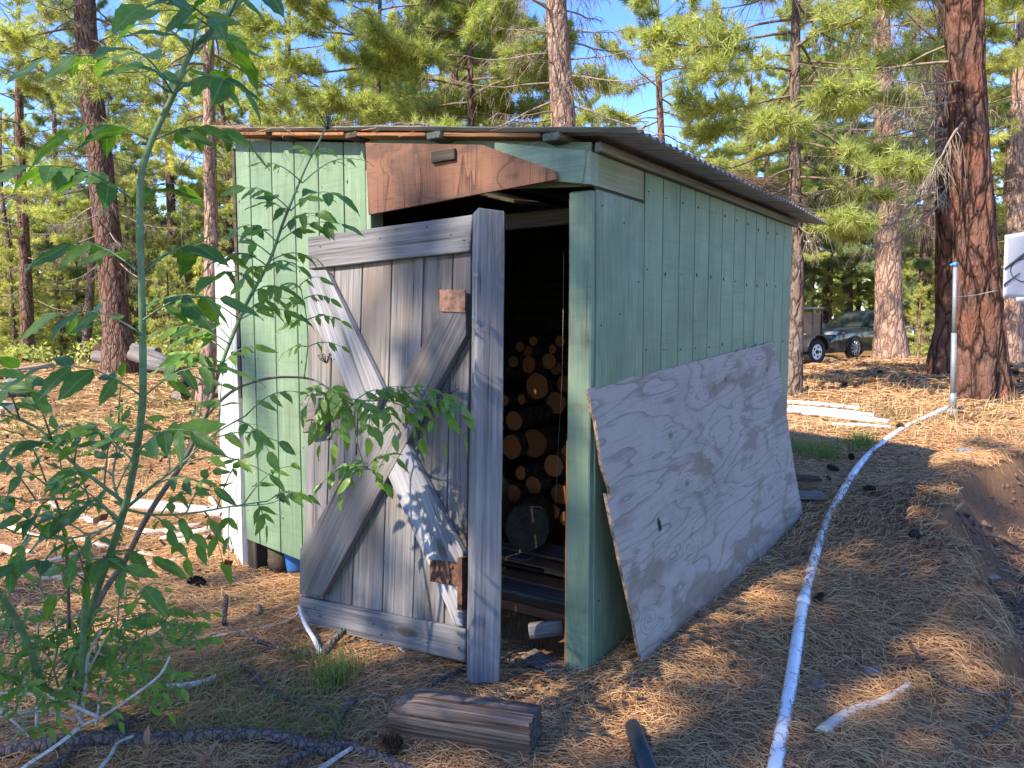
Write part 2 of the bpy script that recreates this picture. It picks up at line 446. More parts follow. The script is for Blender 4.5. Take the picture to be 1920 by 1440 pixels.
def terrain(X, Y):
    X = np.asarray(X, float); Y = np.asarray(Y, float)
    sh = X.shape; x = X.ravel(); y = Y.ravel()
    z = np.zeros(x.shape)
    for c, w in zip(_ctl, _w): z += w*_phi(np.hypot(x-c[0], y-c[1]))
    n = np.zeros(x.shape)
    for k, a, p in _wv: n += np.sin((x*math.cos(a)+y*math.sin(a))*k + p)*0.010/(k**0.6)
    far = np.clip((np.hypot(x, y)-6)/14, 0, 1)
    z += n*(1+far*2.0)*np.clip(1-np.hypot(x,y)/150, 0, 1)
    hump = np.sin(x*1.1+.4)*np.sin(y*1.3+x*.3)*.045 + np.sin(x*2.3+2)*np.sin(y*2.9)*.02
    z += hump*np.clip((y-6.5)/4,0,1)*np.clip((60-y)/30,0,1)
    s = _sd_gully(x + np.sin(y*7)*.045 + np.sin(y*17+1)*.03 + np.sin(y*31)*.018, y + np.sin(x*6)*.06)
    dep = 0.42*np.clip((s+0.02)/0.22, 0, 1)**0.8 + 0.12*np.clip(s/1.2, 0, 1) - 0.30*np.clip((s-1.6)/2.5, 0, 1)
    z -= dep*np.clip((9-x)/3, 0, 1)
    rough = (np.sin(x*23+y*9)*np.sin(y*19-x*7)*.5 + np.sin(x*41+2)*np.sin(y*37+1)*.35 + np.sin(x*11+y*13)*.4)*.030
    z += rough*np.exp(-((s-.12)/.30)**2)*np.clip((9-x)/3, 0, 1)
    z += 0.035*np.exp(-((s+0.15)/0.2)**2)*np.clip((8-x)/3,0,1)
    return z.reshape(sh)
def tz(x, y): return float(terrain(np.array([x]), np.array([y]))[0])
_ts = 0.8*1.012**np.arange(420)
def on_ground(px, py, lift=0.0):
    r = ray(px, py); t = _ts
    d = CAM_H + r.z*t - terrain(r.x*t, r.y*t) - lift
    k = int(np.argmax(d <= 0)) if (d <= 0).any() else len(t)-1
    a, b = t[max(k-1, 0)], t[k]
    for _ in range(2):
        t = np.linspace(a, b, 24); d = CAM_H + r.z*t - terrain(r.x*t, r.y*t) - lift
        k = int(np.argmax(d <= 0)) if (d <= 0).any() else 23
        a, b = t[max(k-1, 0)], t[k]
    return Vector((0,0,CAM_H)) + r*float(b)

def ground_mesh():
    nx, ny = 310, 370
    u = np.linspace(-1, 1, nx); gx = 1.0 + np.sinh(u*5.6)/np.sinh(5.6)*260
    v = np.linspace(0, 1, ny); gy = -60 + 0*v
    w = np.linspace(-1, 1, ny); gy = 4.0 + np.sinh(w*5.6)/np.sinh(5.6)*np.where(w > 0, 300, 90)
    GX, GY = np.meshgrid(gx, gy); Z = terrain(GX, GY)
    V = np.stack([GX.ravel(), GY.ravel(), Z.ravel()], 1)
    i = np.arange(nx*ny).reshape(ny, nx)
    F = np.stack([i[:-1,:-1].ravel(), i[:-1,1:].ravel(), i[1:,1:].ravel(), i[1:,:-1].ravel()], 1)
    return mesh_np('ground', V, F, True)
def mat_ground():
    b = NB('needle_litter_ground', 0.95, 0.1)
    w = b.mapping()
    big = b.noise(w, 0.6, 5, 0.6); mid = b.noise(w, 3.5, 5, 0.65); fine = b.noise(w, 38, 4, 0.7)
    # crossed needle strokes
    st = []
    for k, ang in enumerate((0.2, 1.15, 2.0, 2.75)):
        m = b.mapping((260, 9, 1), rot=(0, 0, ang), loc=(k*3.1, k, 0))
        st.append(b.noise(m, 1.0, 2, 0.6, 0.3))
    s = b.math('MAXIMUM', b.math('MAXIMUM', st[0], st[1]), b.math('MAXIMUM', st[2], st[3]))
    col = b.ramp(s, [(0.50, (0.085,0.048,0.026)), (0.62, (0.24,0.125,0.055)), (0.74, (0.42,0.24,0.11))])
    col = b.mix(b.mr(mid, 0.35, 0.7, 0, 0.5), col, (0.32,0.175,0.08))
    col = b.mix(b.mr(big, 0.50, 0.62, 0, 0.55), col, (0.18,0.12,0.075))
    vc = b.n('ShaderNodeAttribute', attribute_name='soil')
    dirt = b.ramp(fine, [(0.3, (0.07,0.042,0.03)), (0.7, (0.19,0.115,0.075))])
    col = b.mix(b.math('MULTIPLY', vc.outputs['Fac'], b.mr(mid, 0.3, 0.55, 0.55, 1)), col, dirt)
    green = b.n('ShaderNodeAttribute', attribute_name='green')
    gcol = b.ramp(fine, [(0.3, (0.06,0.075,0.02)), (0.7, (0.20,0.21,0.07))])
    col = b.mix(b.math('MULTIPLY', green.outputs['Fac'], b.mr(mid, 0.40, 0.60, 0.0, 0.8)), col, gcol)
    b.color(col)
    b.bump(b.math('ADD', s, b.math('MULTIPLY', fine, 0.6)), 0.7, 0.012)
    return b.m
gm = ground_mesh()
co = np.empty(len(gm.vertices)*3, np.float32); gm.vertices.foreach_get('co', co); co = co.reshape(-1,3)
sdg = _sd_gully(co[:,0].astype(float), co[:,1].astype(float))
soil = np.clip((sdg+0.10)/0.2, 0, 1)*np.clip((1.9-sdg)/1.0, 0.15, 1)*np.clip((8-co[:,0])/3, 0, 1)
soil = np.maximum(soil, 0.8*np.exp(-(((co[:,0]-1.75)/.35)**2+((co[:,1]-2.9)/.5)**2)))
at_ = gm.attributes.new('soil', 'FLOAT', 'POINT'); at_.data.foreach_set('value', soil.astype(np.float32))
gr = np.clip((co[:,1]-16)/10, 0, 1)*np.clip((-co[:,0]+2)/6, 0, 1)*0.9
gr = np.maximum(gr, np.clip((co[:,1]-30)/8, 0, 1)*0.9)
gr = np.maximum(gr, 0.5*np.exp(-(((co[:,0]+5)/3.0)**2+((co[:,1]-13)/3.0)**2)))
gr = np.maximum(gr, 0.7*np.exp(-(((co[:,0]+1.3)/1.2)**2+((co[:,1]-2.7)/.7)**2)))
at_ = gm.attributes.new('green', 'FLOAT', 'POINT'); at_.data.foreach_set('value', gr.astype(np.float32))
M['ground'] = mat_ground()
ground = tag(mesh_obj('ground', gm, M['ground']), 'rust brown forest ground under pine needle litter', None, None, 'structure')

# ---------------------------------------------------------------- the shed
M['green_post'] = mat_paint('green_paint_post', (0.18, 0.255, 0.17), 'X', bare=(0.20,0.15,0.10), wear=1.0, sawn=False)
SH = Vector((0.348, 3.143, 0)); XA = Vector((0.812, -0.5836, 0)); YA = Vector((0.5836, 0.812, 0))
SH_ROT = math.atan2(XA.y, XA.x)
shed = tag(empty('shed', SH, (0, 0, SH_ROT)), 'pale green board shed with rusting corrugated metal roof', 'shed')
def sl(P):                                  # world -> shed local
    d = P - SH; return Vector((d.dot(XA), d.dot(YA), d.z))
def sw(x, y, z): return SH + XA*x + YA*y + Vector((0,0,z))
def fr(px, py, y=0.0):                      # photo point on the plane local y
    r = ray(px, py); o = Vector((0,0,CAM_H)) - SH
    t = (y - o.dot(YA)) / r.dot(YA); P = Vector((0,0,CAM_H)) + r*t
    l = sl(P); return (l.x, l.z)
def rt(px, py, x=0.0):
    r = ray(px, py); o = Vector((0,0,CAM_H)) - SH
    t = (x - o.dot(XA)) / r.dot(XA); P = Vector((0,0,CAM_H)) + r*t
    l = sl(P); return (l.y, l.z)
SLOPE = 0.149
def top_z(x): return 2.25 - SLOPE*x - 0.012
W, D = 2.483, 2.89
# front siding, boards of one groove pitch
ed = [-2.483, -2.341, -2.138, -1.935, -1.732, -1.529, -1.36]
def zb_front(x): return 0.166 + (x+2.483)*(-0.075)
for a, b_ in zip(ed[:-1], ed[1:]):
    g = 0.0045
    prism('siding_board', [(a+g, zb_front(a)), (b_-g, zb_front(b_)), (b_-g, top_z(b_)), (a+g, top_z(a))], 0.0, 0.014, M['green'], shed, 0.0018)
MBk = MB(); MBk.box((-2.478, 0.0085, 0.2), (-1.365, 0.016, 2.40)); MBk.build('siding_backing', M['green_plain'], shed)
# right side siding: plain sheet, boxed panel, then grooved boards
prism('plain_panel', [(-0.012,0.0)]*0 + [(0,-0.08),(0.452,-0.08),(0.452,2.065),(0,2.065)], -0.0, 0.014, M['green_plain'], shed, 0.0015).matrix_local = Matrix.Rotation(math.pi/2, 4, 'Z') @ Matrix.Translation((0.0,0.0,0))
def side_prism(name, poly, x0, x1, mat, bev=0.0018):
    # poly in (local y, z); extruded in x
    o = prism(name, poly, -x1, -x0, mat, shed, bev)
    o.matrix_local = Matrix.Rotation(math.pi/2, 4, 'Z'); return o
bpy.data.objects.remove([o for o in shed.children if o.name.startswith('plain_panel')][0])
side_prism('plain_panel', [(0.006,-0.10),(0.452,-0.10),(0.452,2.062),(0.006,2.062)], -0.012, 0.002, M['green_plain'])
side_prism('boxed_panel', [(0.0,2.074),(0.437,2.074),(0.437,2.205),(0.0,2.205)], -0.012, 0.004, M['green_box'])
side_prism('panel_trim', [(0.440,2.064),(0.455,2.064),(0.455,2.23),(0.440,2.23)], -0.012, -0.002, M['dark_wood'], 0)
side_prism('panel_trim', [(0.0,2.064),(0.44,2.064),(0.44,2.072),(0.0,2.072)], -0.012, -0.003, M['dark_wood'], 0)
ys = [0.459 + 0.2025*k for k in range(13)]
for a, b_ in zip(ys[:-1], ys[1:]):
    g = 0.0045
    side_prism('siding_board', [(a+g,-0.12),(b_-g,-0.12),(b_-g,2.235),(a+g,2.235)], -0.014, 0.0, M['green'])
MBk = MB(); MBk.box((-0.016, 0.46, -0.1), (-0.0075, 2.885, 2.232)); MBk.build('siding_backing', M['green_plain'], shed)
# left and back walls (plain boards, the left one just shows its front edge, painted dark for its shade)
for k in range(14):
    a = 0.02 + k*0.205; b_ = min(a+0.2, D)
    o = prism('siding_board', [(a+.004, 0.12),(b_-.004, 0.12),(b_-.004, top_z(-W)-.01),(a+.004, top_z(-W)-.01)], W-0.014, W, M['green'], shed, 0)
    o.matrix_local = Matrix.Rotation(math.pi/2, 4, 'Z')
MBk = MB(); MBk.box((-W+.003, 0.02, .12), (-W+.018, D-.02, 2.61)); MBk.build('siding_backing', M['dark_wood'], shed)
for k in range(12):
    a = -W + k*0.2075; b_ = a + 0.203
    prism('siding_board', [(a+.004, -0.02),(b_-.004, -0.02),(b_-.004, top_z(b_)+.034),(a+.004, top_z(a)+.034)], D-0.014, D, M['green'], shed, 0)
prism('siding_backing', [(-W+.02,-.05),(-.02,-.05),(-.02,top_z(-.02)+.03),(-W+.02,top_z(-W)+.03)], D-.03, D-.016, M['dark_wood'], shed)
MBk = MB(); MBk.box((-W-.028, -0.004, 1.05), (-W-.002, 0.05, 2.56)); MBk.build('shaded_corner_trim', M['dark_wood'], shed)  # trim strip with the shade on the wall edge put into its dark colour
mb = MB()
rn_ = random.Random(2)
for k in range(13):
    y = .462+.2025*k + .03
    for z in (.25,.62,1.0,1.38,1.76,2.12): mb.tube([(.0002,y,z+rn_.uniform(-.02,.02)),(.0022,y,z+rn_.uniform(-.001,.001))], .0038, 6)
for y, z in ((.05,.3),(.05,.9),(.05,1.5),(.05,2.0),(.40,.5),(.40,1.1),(.40,1.7),(.25,1.95),(.22,1.55)): mb.tube([(.002,y,z),(.0045,y,z)], .005, 6)
for a in ed[:-1]:
    for z in (.35,.8,1.3,1.8,2.25): mb.tube([(a+.03,-.0002,z+rn_.uniform(-.02,.02)),(a+.03,-.0025,z)], .0035, 6)
mb.build('nails', M['rust'], shed)['kind'] = 'stuff'
# corner post, jambs, stilts
board('corner_post', (-0.064, 0.017, -0.06), (-0.062, 0.017, 2.058), 0.112, 0.085, M['green_post'], shed, up=(1,0,0), bev=0.006, jitter=0.002, seed=3, cuts=5)
board('door_jamb', (-0.128, 0.034, -0.03), (-0.124, 0.034, 1.0), 0.018, 0.09, M['brown_wood'], shed, up=(1,0,0), seed=4)
board('door_jamb', (-1.345, 0.045, 0.05), (-1.345, 0.045, 2.3), 0.035, 0.09, M['green_beam'], shed, up=(1,0,0), seed=5)
board('stilt', (-W+0.045, 0.05, -0.1), (-W+0.045, 0.05, 0.4), 0.085, 0.085, M['dark_wood'], shed, up=(1,0,0), bev=.006, seed=6)
mb = MB(); mb.tube([(-W+.185,.12,-.1),(-W+.18,.12,.1),(-W+.175,.12,.35)], [.078,.075,.074], 14, wob=.06); mb.build('stilt', M['dark_wood'], shed)
mb = MB(); mb.tube([(-W+.1,2.7,-.15),(-W+.1,2.7,.3)], .08, 12, wob=.06); mb.build('stilt', M['dark_wood'], shed)
# header beam and the brown plywood over the doorway
P = [fr(930,268,-.06), fr(1104,283,-.06), fr(1096,346,-.06), fr(1040,341,-.06), fr(930,330,-.06)]
prism('header_beam', P, -.075, -.012, M['green_beam'], shed, 0.004)
P = [fr(1105,288,-.03), (0.012, fr(1105,288,-.03)[1]), (0.012, 2.07), fr(1098,348,-.03)]
prism('header_end', P, -.07, -.002, M['green_beam'], shed, 0.002)
P = [fr(686,268,-.10), fr(905,272,-.10), fr(1043,321,-.10), fr(1044,337,-.10), fr(692,403,-.10)]
prism('header_panel', P, -.105, -.090, M['ply_brown'], shed, 0.0015)
board('header_block', (-0.80, -0.113, fr(895,282,-.11)[1]), (-0.66, -0.113, fr(895,282,-.11)[1]), 0.05, 0.02, M['dark_wood'], shed, seed=8)
prism('unseen_sun_block', [(-1.34,2.18),(-.02,2.075),(-.02,top_z(0)+.015),(-1.34,top_z(-1.34)+.015)], -.008, .006, M['green_beam'], shed)  # added board, unseen behind the header, keeps sun out of the doorway top
board('top_plate', (-1.36, 0.055, top_z(-1.36)-.07), (-0.01, 0.055, top_z(0)-.07), 0.09, 0.08, M['green_beam'], shed, seed=9)
board('inner_rail', (-1.30, .35, 2.02), (-.05, .35, 2.02), 0.08, 0.04, M['dark_wood'], shed, seed=10)
board('wall_rail', (0.016, -0.02, 2.226), (0.016, D+.05, 2.235), 0.042, 0.03, M['rafter'], shed, seed=11)
# floor edge board inside the doorway
# rafters running front to back, ends showing under the eave
def roof_z(x): return 2.285 - SLOPE*x
for x, e, mt in ((-1.90,-.07,'dark_wood'), (-1.36,-.10,'dark_wood'), (-0.80,-.11,'rafter'), (-0.16,-.10,'rafter')):
    board('rafter', (x, e, roof_z(x)-.030), (x, D+.15, roof_z(x)-.030), 0.032, 0.082, M[mt], shed, seed=int(-x*10), bev=.004)
for a, b_ in ((-2.52,-2.05), (-2.0,-1.42), (-1.33,-0.86), (-0.75,-0.22)):
    board('soffit_strip', (a, -0.045, roof_z(a)-.024), (b_, -0.045, roof_z(b_)-.024), 0.018, 0.10, M['brown_wood'], shed, seed=int(-a*7))
# corrugated roof sheets: ridges run down the slope, left to right
def mat_roof():
    b = NB('corrugated_metal', 0.5, 0.5)
    v = b.mapping(); n1 = b.noise(v, 3, 5, 0.7); n2 = b.noise(b.mapping((2, 30, 30)), 1.0, 4, 0.7)
    col = b.ramp(n2, [(0.3, (0.20,0.22,0.21)), (0.6, (0.36,0.38,0.36))])
    col = b.mix(b.mr(n1, 0.55, 0.72, 0, 0.7), col, (0.22,0.15,0.09))
    b.color(col); b.b.inputs['Metallic'].default_value = 0.45
    b.bump(n1, 0.1, 0.01); return b.m
M['roof'] = mat_roof()
def sheet(y0, y1, x0l, x0r, x1l, x1r, dz):
    per, amp = 0.068, 0.0085
    n = int((y1-y0)/per*8); vs = []; fs = []
    nxs = 9
    for i in range(n+1):
        y = y0 + (y1-y0)*i/n; t = i/n
        xa = x0l + (x0r-x0l)*t; xb = x1l + (x1r-x1l)*t
        for k in range(nxs):
            x = xa + (xb-xa)*k/(nxs-1)
            z = roof_z(x) + amp*math.sin(2*math.pi*y/per) + dz - 0.012*max(0, (x-0.05)/.25)**2*(0.4+0.6*math.sin(y*2.2+1)) + .004*math.sin(y*3+x*4)
            vs.append((x, y, z))
    for i in range(n):
        for k in range(nxs-1):
            a = i*nxs+k; fs.append((a, a+1, a+nxs+1, a+nxs))
    mb = MB(); mb.add(vs, fs, 0, True); o = mb.build('roof_sheet', M['roof'], shed)
    s = o.modifiers.new('thickness', 'SOLIDIFY'); s.thickness = 0.0015
    return o
sheet(-.115, .60, -2.62, -2.63, .235, .225, .000)
sheet(.54, 1.25, -2.62, -2.60, .222, .215, .004)
sheet(1.19, 1.90, -2.62, -2.62, .215, .205, .000)
sheet(1.84, 2.55, -2.61, -2.62, .205, .19, .004)
sheet(2.49, 3.19, -2.62, -2.60, .195, .17, .000)

# ---------------------------------------------------------------- weathered plywood sheet leaning on the right side
bl = on_ground(1212, 1268); br = Vector((2.055, 5.17, 0.165))
blv = Vector((at(1212,1268,3.10).x, 3.10, 0.0))
bl = blv
Xp = (br - bl).normalized()
tl = at(1103, 728, 3.16 + 0.0)
tr = at(1452, 640, sw(0.03, 2.46, 0).y)
ply = tag(empty('plywood_sheet', bl), 'large knotty weathered plywood sheet leaning on the shed side', 'plywood sheet')
Xv = (tr - tl).normalized(); Xv = (Xv + Xp).normalized()
Zv = ((tl - bl) + (tr - br)) / 2; Zv = (Zv - Xv*Zv.dot(Xv)).normalized(); Yv = Zv.cross(Xv)
PM = Matrix((Xv, Yv, Zv)).transposed().to_4x4(); PM.translation = bl
ply.matrix_world = PM
# outline in the sheet's own plane, rough left edge with a broken notch
def ply_pt(px, py):
    r = ray(px, py); o = Vector((0,0,CAM_H)) - bl; t = -o.dot(Yv)/r.dot(Yv); q = o + r*t
    return (q.dot(Xv), q.dot(Zv))
edge_px = [(1102,729),(1452,640),(1470,740),(1490,880),(1506,965),(1212,1270),(1200,1225),(1180,1130),(1160,1040),(1138,935),(1136,925),(1146,938),(1143,915),(1128,870),(1117,790),(1110,770)]
pts = [ply_pt(*p) for p in edge_px]
print('ply corners', [tuple(round(c,2) for c in pts[i]) for i in (0,1,4,5)])
def rough_poly(pts, step=0.05, amp=0.003, seed=1):
    r = random.Random(seed); o = []
    for i, p in enumerate(pts):
        q = pts[(i+1) % len(pts)]; L = math.hypot(q[0]-p[0], q[1]-p[1]); n = max(1, int(L/step))
        for k in range(n):
            t = k/n; j = amp if k else 0
            o.append((p[0]+(q[0]-p[0])*t + r.uniform(-j, j), p[1]+(q[1]-p[1])*t + r.uniform(-j, j)))
    return o
def sheet_with_hole(name, poly, y0, y1, mats, parent):
    bm = bmesh.new(); vs = [bm.verts.new((x, y0, z)) for x, z in poly]; f = bm.faces.new(vs)
    r = bmesh.ops.extrude_face_region(bm, geom=[f])
    bmesh.ops.translate(bm, vec=(0, y1-y0, 0), verts=[v for v in r['geom'] if isinstance(v, bmesh.types.BMVert)])
    bmesh.ops.recalc_face_normals(bm, faces=bm.faces)
    for f in bm.faces: f.material_index = 0 if abs(f.normal.y) > .9 else 1
    me = bpy.data.meshes.new(name); bm.to_mesh(me); bm.free(); return mesh_obj(name, me, mats, parent)
sheet_with_hole('veneer_face', rough_poly(pts), 0.0, 0.014, [M['ply_grey'], M['ply_edge']], ply)
hx, hz = ply_pt(1236, 984)
mb = MB(); rr = random.Random(4)
hp = [(hx+math.cos(a)*.020*(rr.uniform(.6,1.4)), -0.0015, hz+math.sin(a)*.034*(rr.uniform(.6,1.3))) for a in np.linspace(0, 6.283, 13)[:-1]]
mb.add(hp, [tuple(range(12))]); mb.build('knot_hole_shade', M['dark'], ply)  # flat black patch painted for the shade inside the hole

# ---------------------------------------------------------------- plank door leaning in front of the opening
dl = at(563,1172,3.74); dr = at(872,1243,3.16)
tlD = at(577,444,4.04); trD = at(886,402,3.43)
door = tag(empty('plank_door', dl), 'grey weathered plank door with X brace standing ajar before the doorway', 'door')
Xd = ((dr-dl).normalized() + (trD-tlD).normalized()).normalized()
Zd = ((tlD-dl) + (trD-dr))/2; Hd = Zd.length; Zd = (Zd - Xd*Zd.dot(Xd)).normalized(); Yd = Zd.cross(Xd)
DM = Matrix((Xd, Yd, Zd)).transposed().to_4x4(); DM.translation = dl
door.matrix_world = DM
print('door', Xd, Zd, Hd, (dr-dl).length)
def dp(px, py, y=0.0):
    r = ray(px, py); o = Vector((0,0,CAM_H)) - dl; t = (y - o.dot(Yd))/r.dot(Yd); q = o + r*t
    return (q.dot(Xd), q.dot(Zd))
def dpoly(name, px, y0, y1, mat, bev=0.002, grain=None, parent=None):
    """piece of the door from photo corners; grain direction given by first two corners"""
    pts = [Vector((dp(*p, y0)[0], y0, dp(*p, y0)[1])) for p in px]
    g = (pts[1]-pts[0]) if grain is None else grain
    ang = math.atan2(g.z, g.x); c, s = math.cos(-ang), math.sin(-ang); o0 = pts[0]
    loc = [((q-o0).x*c - (q-o0).z*s, (q-o0).x*s + (q-o0).z*c) for q in pts]
    o = prism(name, rough_poly(loc, 0.12, 0.0012, len(px)+int(px[0][0])), 0, y1-y0, mat, parent or door, bev)
    o.matrix_local = Matrix.Translation(o0) @ Matrix.Rotation(-ang, 4, 'Y'); return o
# vertical planks (their joints at the top / bottom rail)
jt = [(578,0),(616,0),(630,0),(681,0),(736,0),(795,0),(852,0),(884,0)]
tops = [(580,505),(627,503),(680,496),(735,489),(795,481),(850,474),(884,470)]
bots = [(566,1120),(607,1121),(659,1132),(716,1146),(773,1157),(832,1170),(872,1180)]
for k in range(6):
    t0, t1, b0, b1 = tops[k], tops[k+1], bots[k], bots[k+1]
    dpoly('plank', [(b0[0]+1,b0[1]+12),(t0[0]+1,t0[1]-12),(t1[0]-1.2,t1[1]-12),(b1[0]-1.2,b1[1]+12)], 0.026, 0.048, M['grey_wood'])
dpoly('top_rail', [(576,445),(886,402),(880,471),(578,504)], -0.004, 0.0205, M['grey_wood_pale'], 0.004)
dpoly('bottom_rail', [(560,1118),(872,1180),(872,1243),(562,1170)], -0.004, 0.0205, M['grey_wood_pale'], 0.004)
# X brace: one through, the other in two pieces butted against it
dpoly('brace', [(560,1112),(872,585),(874,540),(828,560),(562,1060)][:0] or [(561,1114),(604,1117),(873,628),(873,548),(829,583),(562,1030)], -0.020, 0.0205, M['grey_wood'], 0.003, grain=Vector((1,0,1.75)))
dpoly('brace', [(577,507),(610,506),(717,728),(697,790),(664,757),(577,584)], -0.016, 0.0205, M['brace_wood'], 0.004, grain=Vector((0.55,0,-1)))
dpoly('brace', [(720,878),(737,846),(757,822),(867,1036),(868,1176),(850,1170),(806,1067)], -0.016, 0.0205, M['brace_wood'], 0.004, grain=Vector((0.55,0,-1)))
# latch block on the left, hinge plates on the right
dpoly('latch_block', [(565,752),(596,745),(600,806),(567,812)], -0.045, -0.002, M['grey_wood'], 0.004)
mb = MB(); x0, z0 = dp(580,786,-.05); mb.tube([(x0,-.075,z0-.012),(x0+.012,-.05,z0),(x0+.05,-.03,z0-.014)], .004, 6); mb.build('latch_nail', M['rust'], door)
dpoly('hinge_plate', [(824,543),(872,543),(872,586),(824,584)], -0.027, -0.0205, M['rust_light'], 0.001)
dpoly('hinge_plate', [(806,1049),(858,1055),(858,1099),(806,1090)], -0.024, -0.0165, M['rust'], 0.001)
dpoly('hinge_angle', [(857,1046),(866,1046),(866,1146),(857,1143)], -0.050, -0.003, M['rust'], 0.001)
for px, py in ((814,1056),(848,1062),(812,1087),(842,1090)):
    x0, z0 = dp(px, py, -.024); mb = MB(); mb.tube([(x0,-.023,z0),(x0,-.034,z0)], .008, 6); mb.build('bolt', M['rust'], door)
mb = MB()
for px, py in ((600,462),(596,488),(712,447),(742,430),(800,425),(845,440),(870,450),(590,1140),(600,1155),(700,1170),(715,1190),(770,1185),(800,1205),(860,1215),(600,545),(640,640),(700,750),(850,600),(800,690),(620,1060),(650,1000),(770,900),(840,1040),(820,1010)):
    x0, z0 = dp(px, py, -.006); mb.tube([(x0,-.004,z0),(x0,-.0085,z0)], .0035, 6)
mb.build('nails', M['rust'], door)['kind'] = 'stuff'
# thick jamb post on the hinge side
pb = on_level(904, 1262, -0.01); pb = Vector((at(904,1262,3.13).x, 3.13, 0)); pt = at(917, 388, 3.32)
pb = at(906, 1268, 3.06)
ax = (pt-pb); fn = Vector((0.34, -0.94, 0)); wd = Vector((0.94, 0.34, 0))
post = board('hinge_post', (0,0,0), (ax.length,0,0), 0.128, 0.075, M['grey_wood_pale'], None, up=(0,1,0), bev=.006, jitter=.0025, seed=21, cuts=8)
Xq = ax.normalized(); Zq = (wd - Xq*wd.dot(Xq)).normalized(); Yq = Zq.cross(Xq)
PQ = Matrix((Xq, Yq, Zq)).transposed().to_4x4(); PQ.translation = (pb+pt)/2 - Vector((0,0,0.02))
post.parent = door; post.matrix_local = DM.inverted() @ PQ
for i, (px, py) in enumerate(((891,515),(889,596))):
    P = at(px, py, 3.215 if i == 0 else 3.195); q = DM.inverted() @ P
    mb = MB(); mb.tube([(0,0,0),(.34*.012,-.94*.012,0)], .011, 8); o = mb.build('bolt', M['galv'], door); o.matrix_local = Matrix.Translation(q) @ DM.inverted().to_3x3().to_4x4()

# ---------------------------------------------------------------- pines
M['bark'] = mat_bark('pine_bark', (0.22,0.15,0.12), (0.035,0.022,0.017), (0.24,0.125,0.085))
M['bark_red'] = mat_bark('red_pine_bark', (0.15,0.088,0.068), (0.016,0.010,0.008), (0.20,0.088,0.058), scale=0.6, bump=1.0)
M['bark_pale'] = mat_bark('pale_pine_bark', (0.42,0.30,0.24), (0.13,0.075,0.055), (0.40,0.25,0.18))
M['bark_grey'] = mat_bark('grey_pine_bark', (0.23,0.18,0.15), (0.045,0.032,0.026), (0.20,0.13,0.10))
M['twig'] = mat_plain('bare_twig', (0.28,0.22,0.17), 0.9, var=0.25, scale=10)
M['branch'] = mat_plain('pine_branch', (0.20,0.14,0.10), 0.9, var=0.25, scale=10)
M['needles'] = mat_leaf('pine_needles', (0.25,0.32,0.10), (0.56,0.60,0.25), 0.55, 0.5)
M['needles_dark'] = mat_leaf('dark_pine_needles', (0.13,0.20,0.09), (0.30,0.38,0.17), 0.45, 0.5)
M['needles_yellow'] = mat_leaf('yellow_green_needles', (0.36,0.40,0.12), (0.68,0.67,0.29), 0.55, 0.5)
M['brush'] = mat_leaf('brush_leaves', (0.22,0.28,0.08), (0.50,0.52,0.20), 0.45, 0.6)

def orth(D):
    ref = np.where(np.abs(D[:,2:3]) < .9, np.array([[0,0,1.]]), np.array([[1.,0,0]]))
    u = np.cross(D, ref); u /= np.linalg.norm(u, axis=1, keepdims=True); return u, np.cross(u, D)
def tufts_mesh(name, P, Dr, rng, n=22, ln=0.19, w=0.005, spread=1.0, along=0.10, droop=0.25):
    P = np.asarray(P); Dr = np.asarray(Dr); N = len(P)
    Dr = Dr/np.maximum(np.linalg.norm(Dr, axis=1, keepdims=True), 1e-6)
    R = rng.normal(size=(N, n, 3)); R /= np.linalg.norm(R, axis=2, keepdims=True)
    d = Dr[:,None,:]*rng.uniform(0.05, 1.3, size=(N, n, 1)) + R*spread
    d /= np.linalg.norm(d, axis=2, keepdims=True)
    base = P[:,None,:] - Dr[:,None,:]*rng.uniform(0, along, size=(N, n, 1))
    L = ln*rng.uniform(.7, 1.15, size=(N, n, 1))*rng.uniform(.75, 1.15, size=(N,1,1))
    tip = base + d*L; tip[:,:,2] -= droop*L[:,:,0]*rng.uniform(0,.6,size=(N,n))
    s = np.cross(d, rng.normal(size=(N, n, 3))); s /= np.linalg.norm(s, axis=2, keepdims=True)
    mid = base + d*L*.12
    V = np.stack([mid - s*w, mid + s*w, tip], 2).reshape(-1, 3)
    F = np.arange(len(V)).reshape(-1, 3)
    return mesh_np(name, V, F, False)
def leaves_mesh(name, P, rng, size=0.06, n=1):
    P = np.asarray(P); N = len(P)
    d = rng.normal(size=(N,3)); d /= np.linalg.norm(d,axis=1,keepdims=True)
    s = np.cross(d, rng.normal(size=(N,3))); s /= np.linalg.norm(s,axis=1,keepdims=True)
    L = size*rng.uniform(.6,1.3,size=(N,1))
    V = np.stack([P, P+d*L*.5+s*L*.33, P+d*L, P+d*L*.5-s*L*.33],1).reshape(-1,3)
    return mesh_np(name, V, np.arange(len(V)).reshape(-1,4), False)

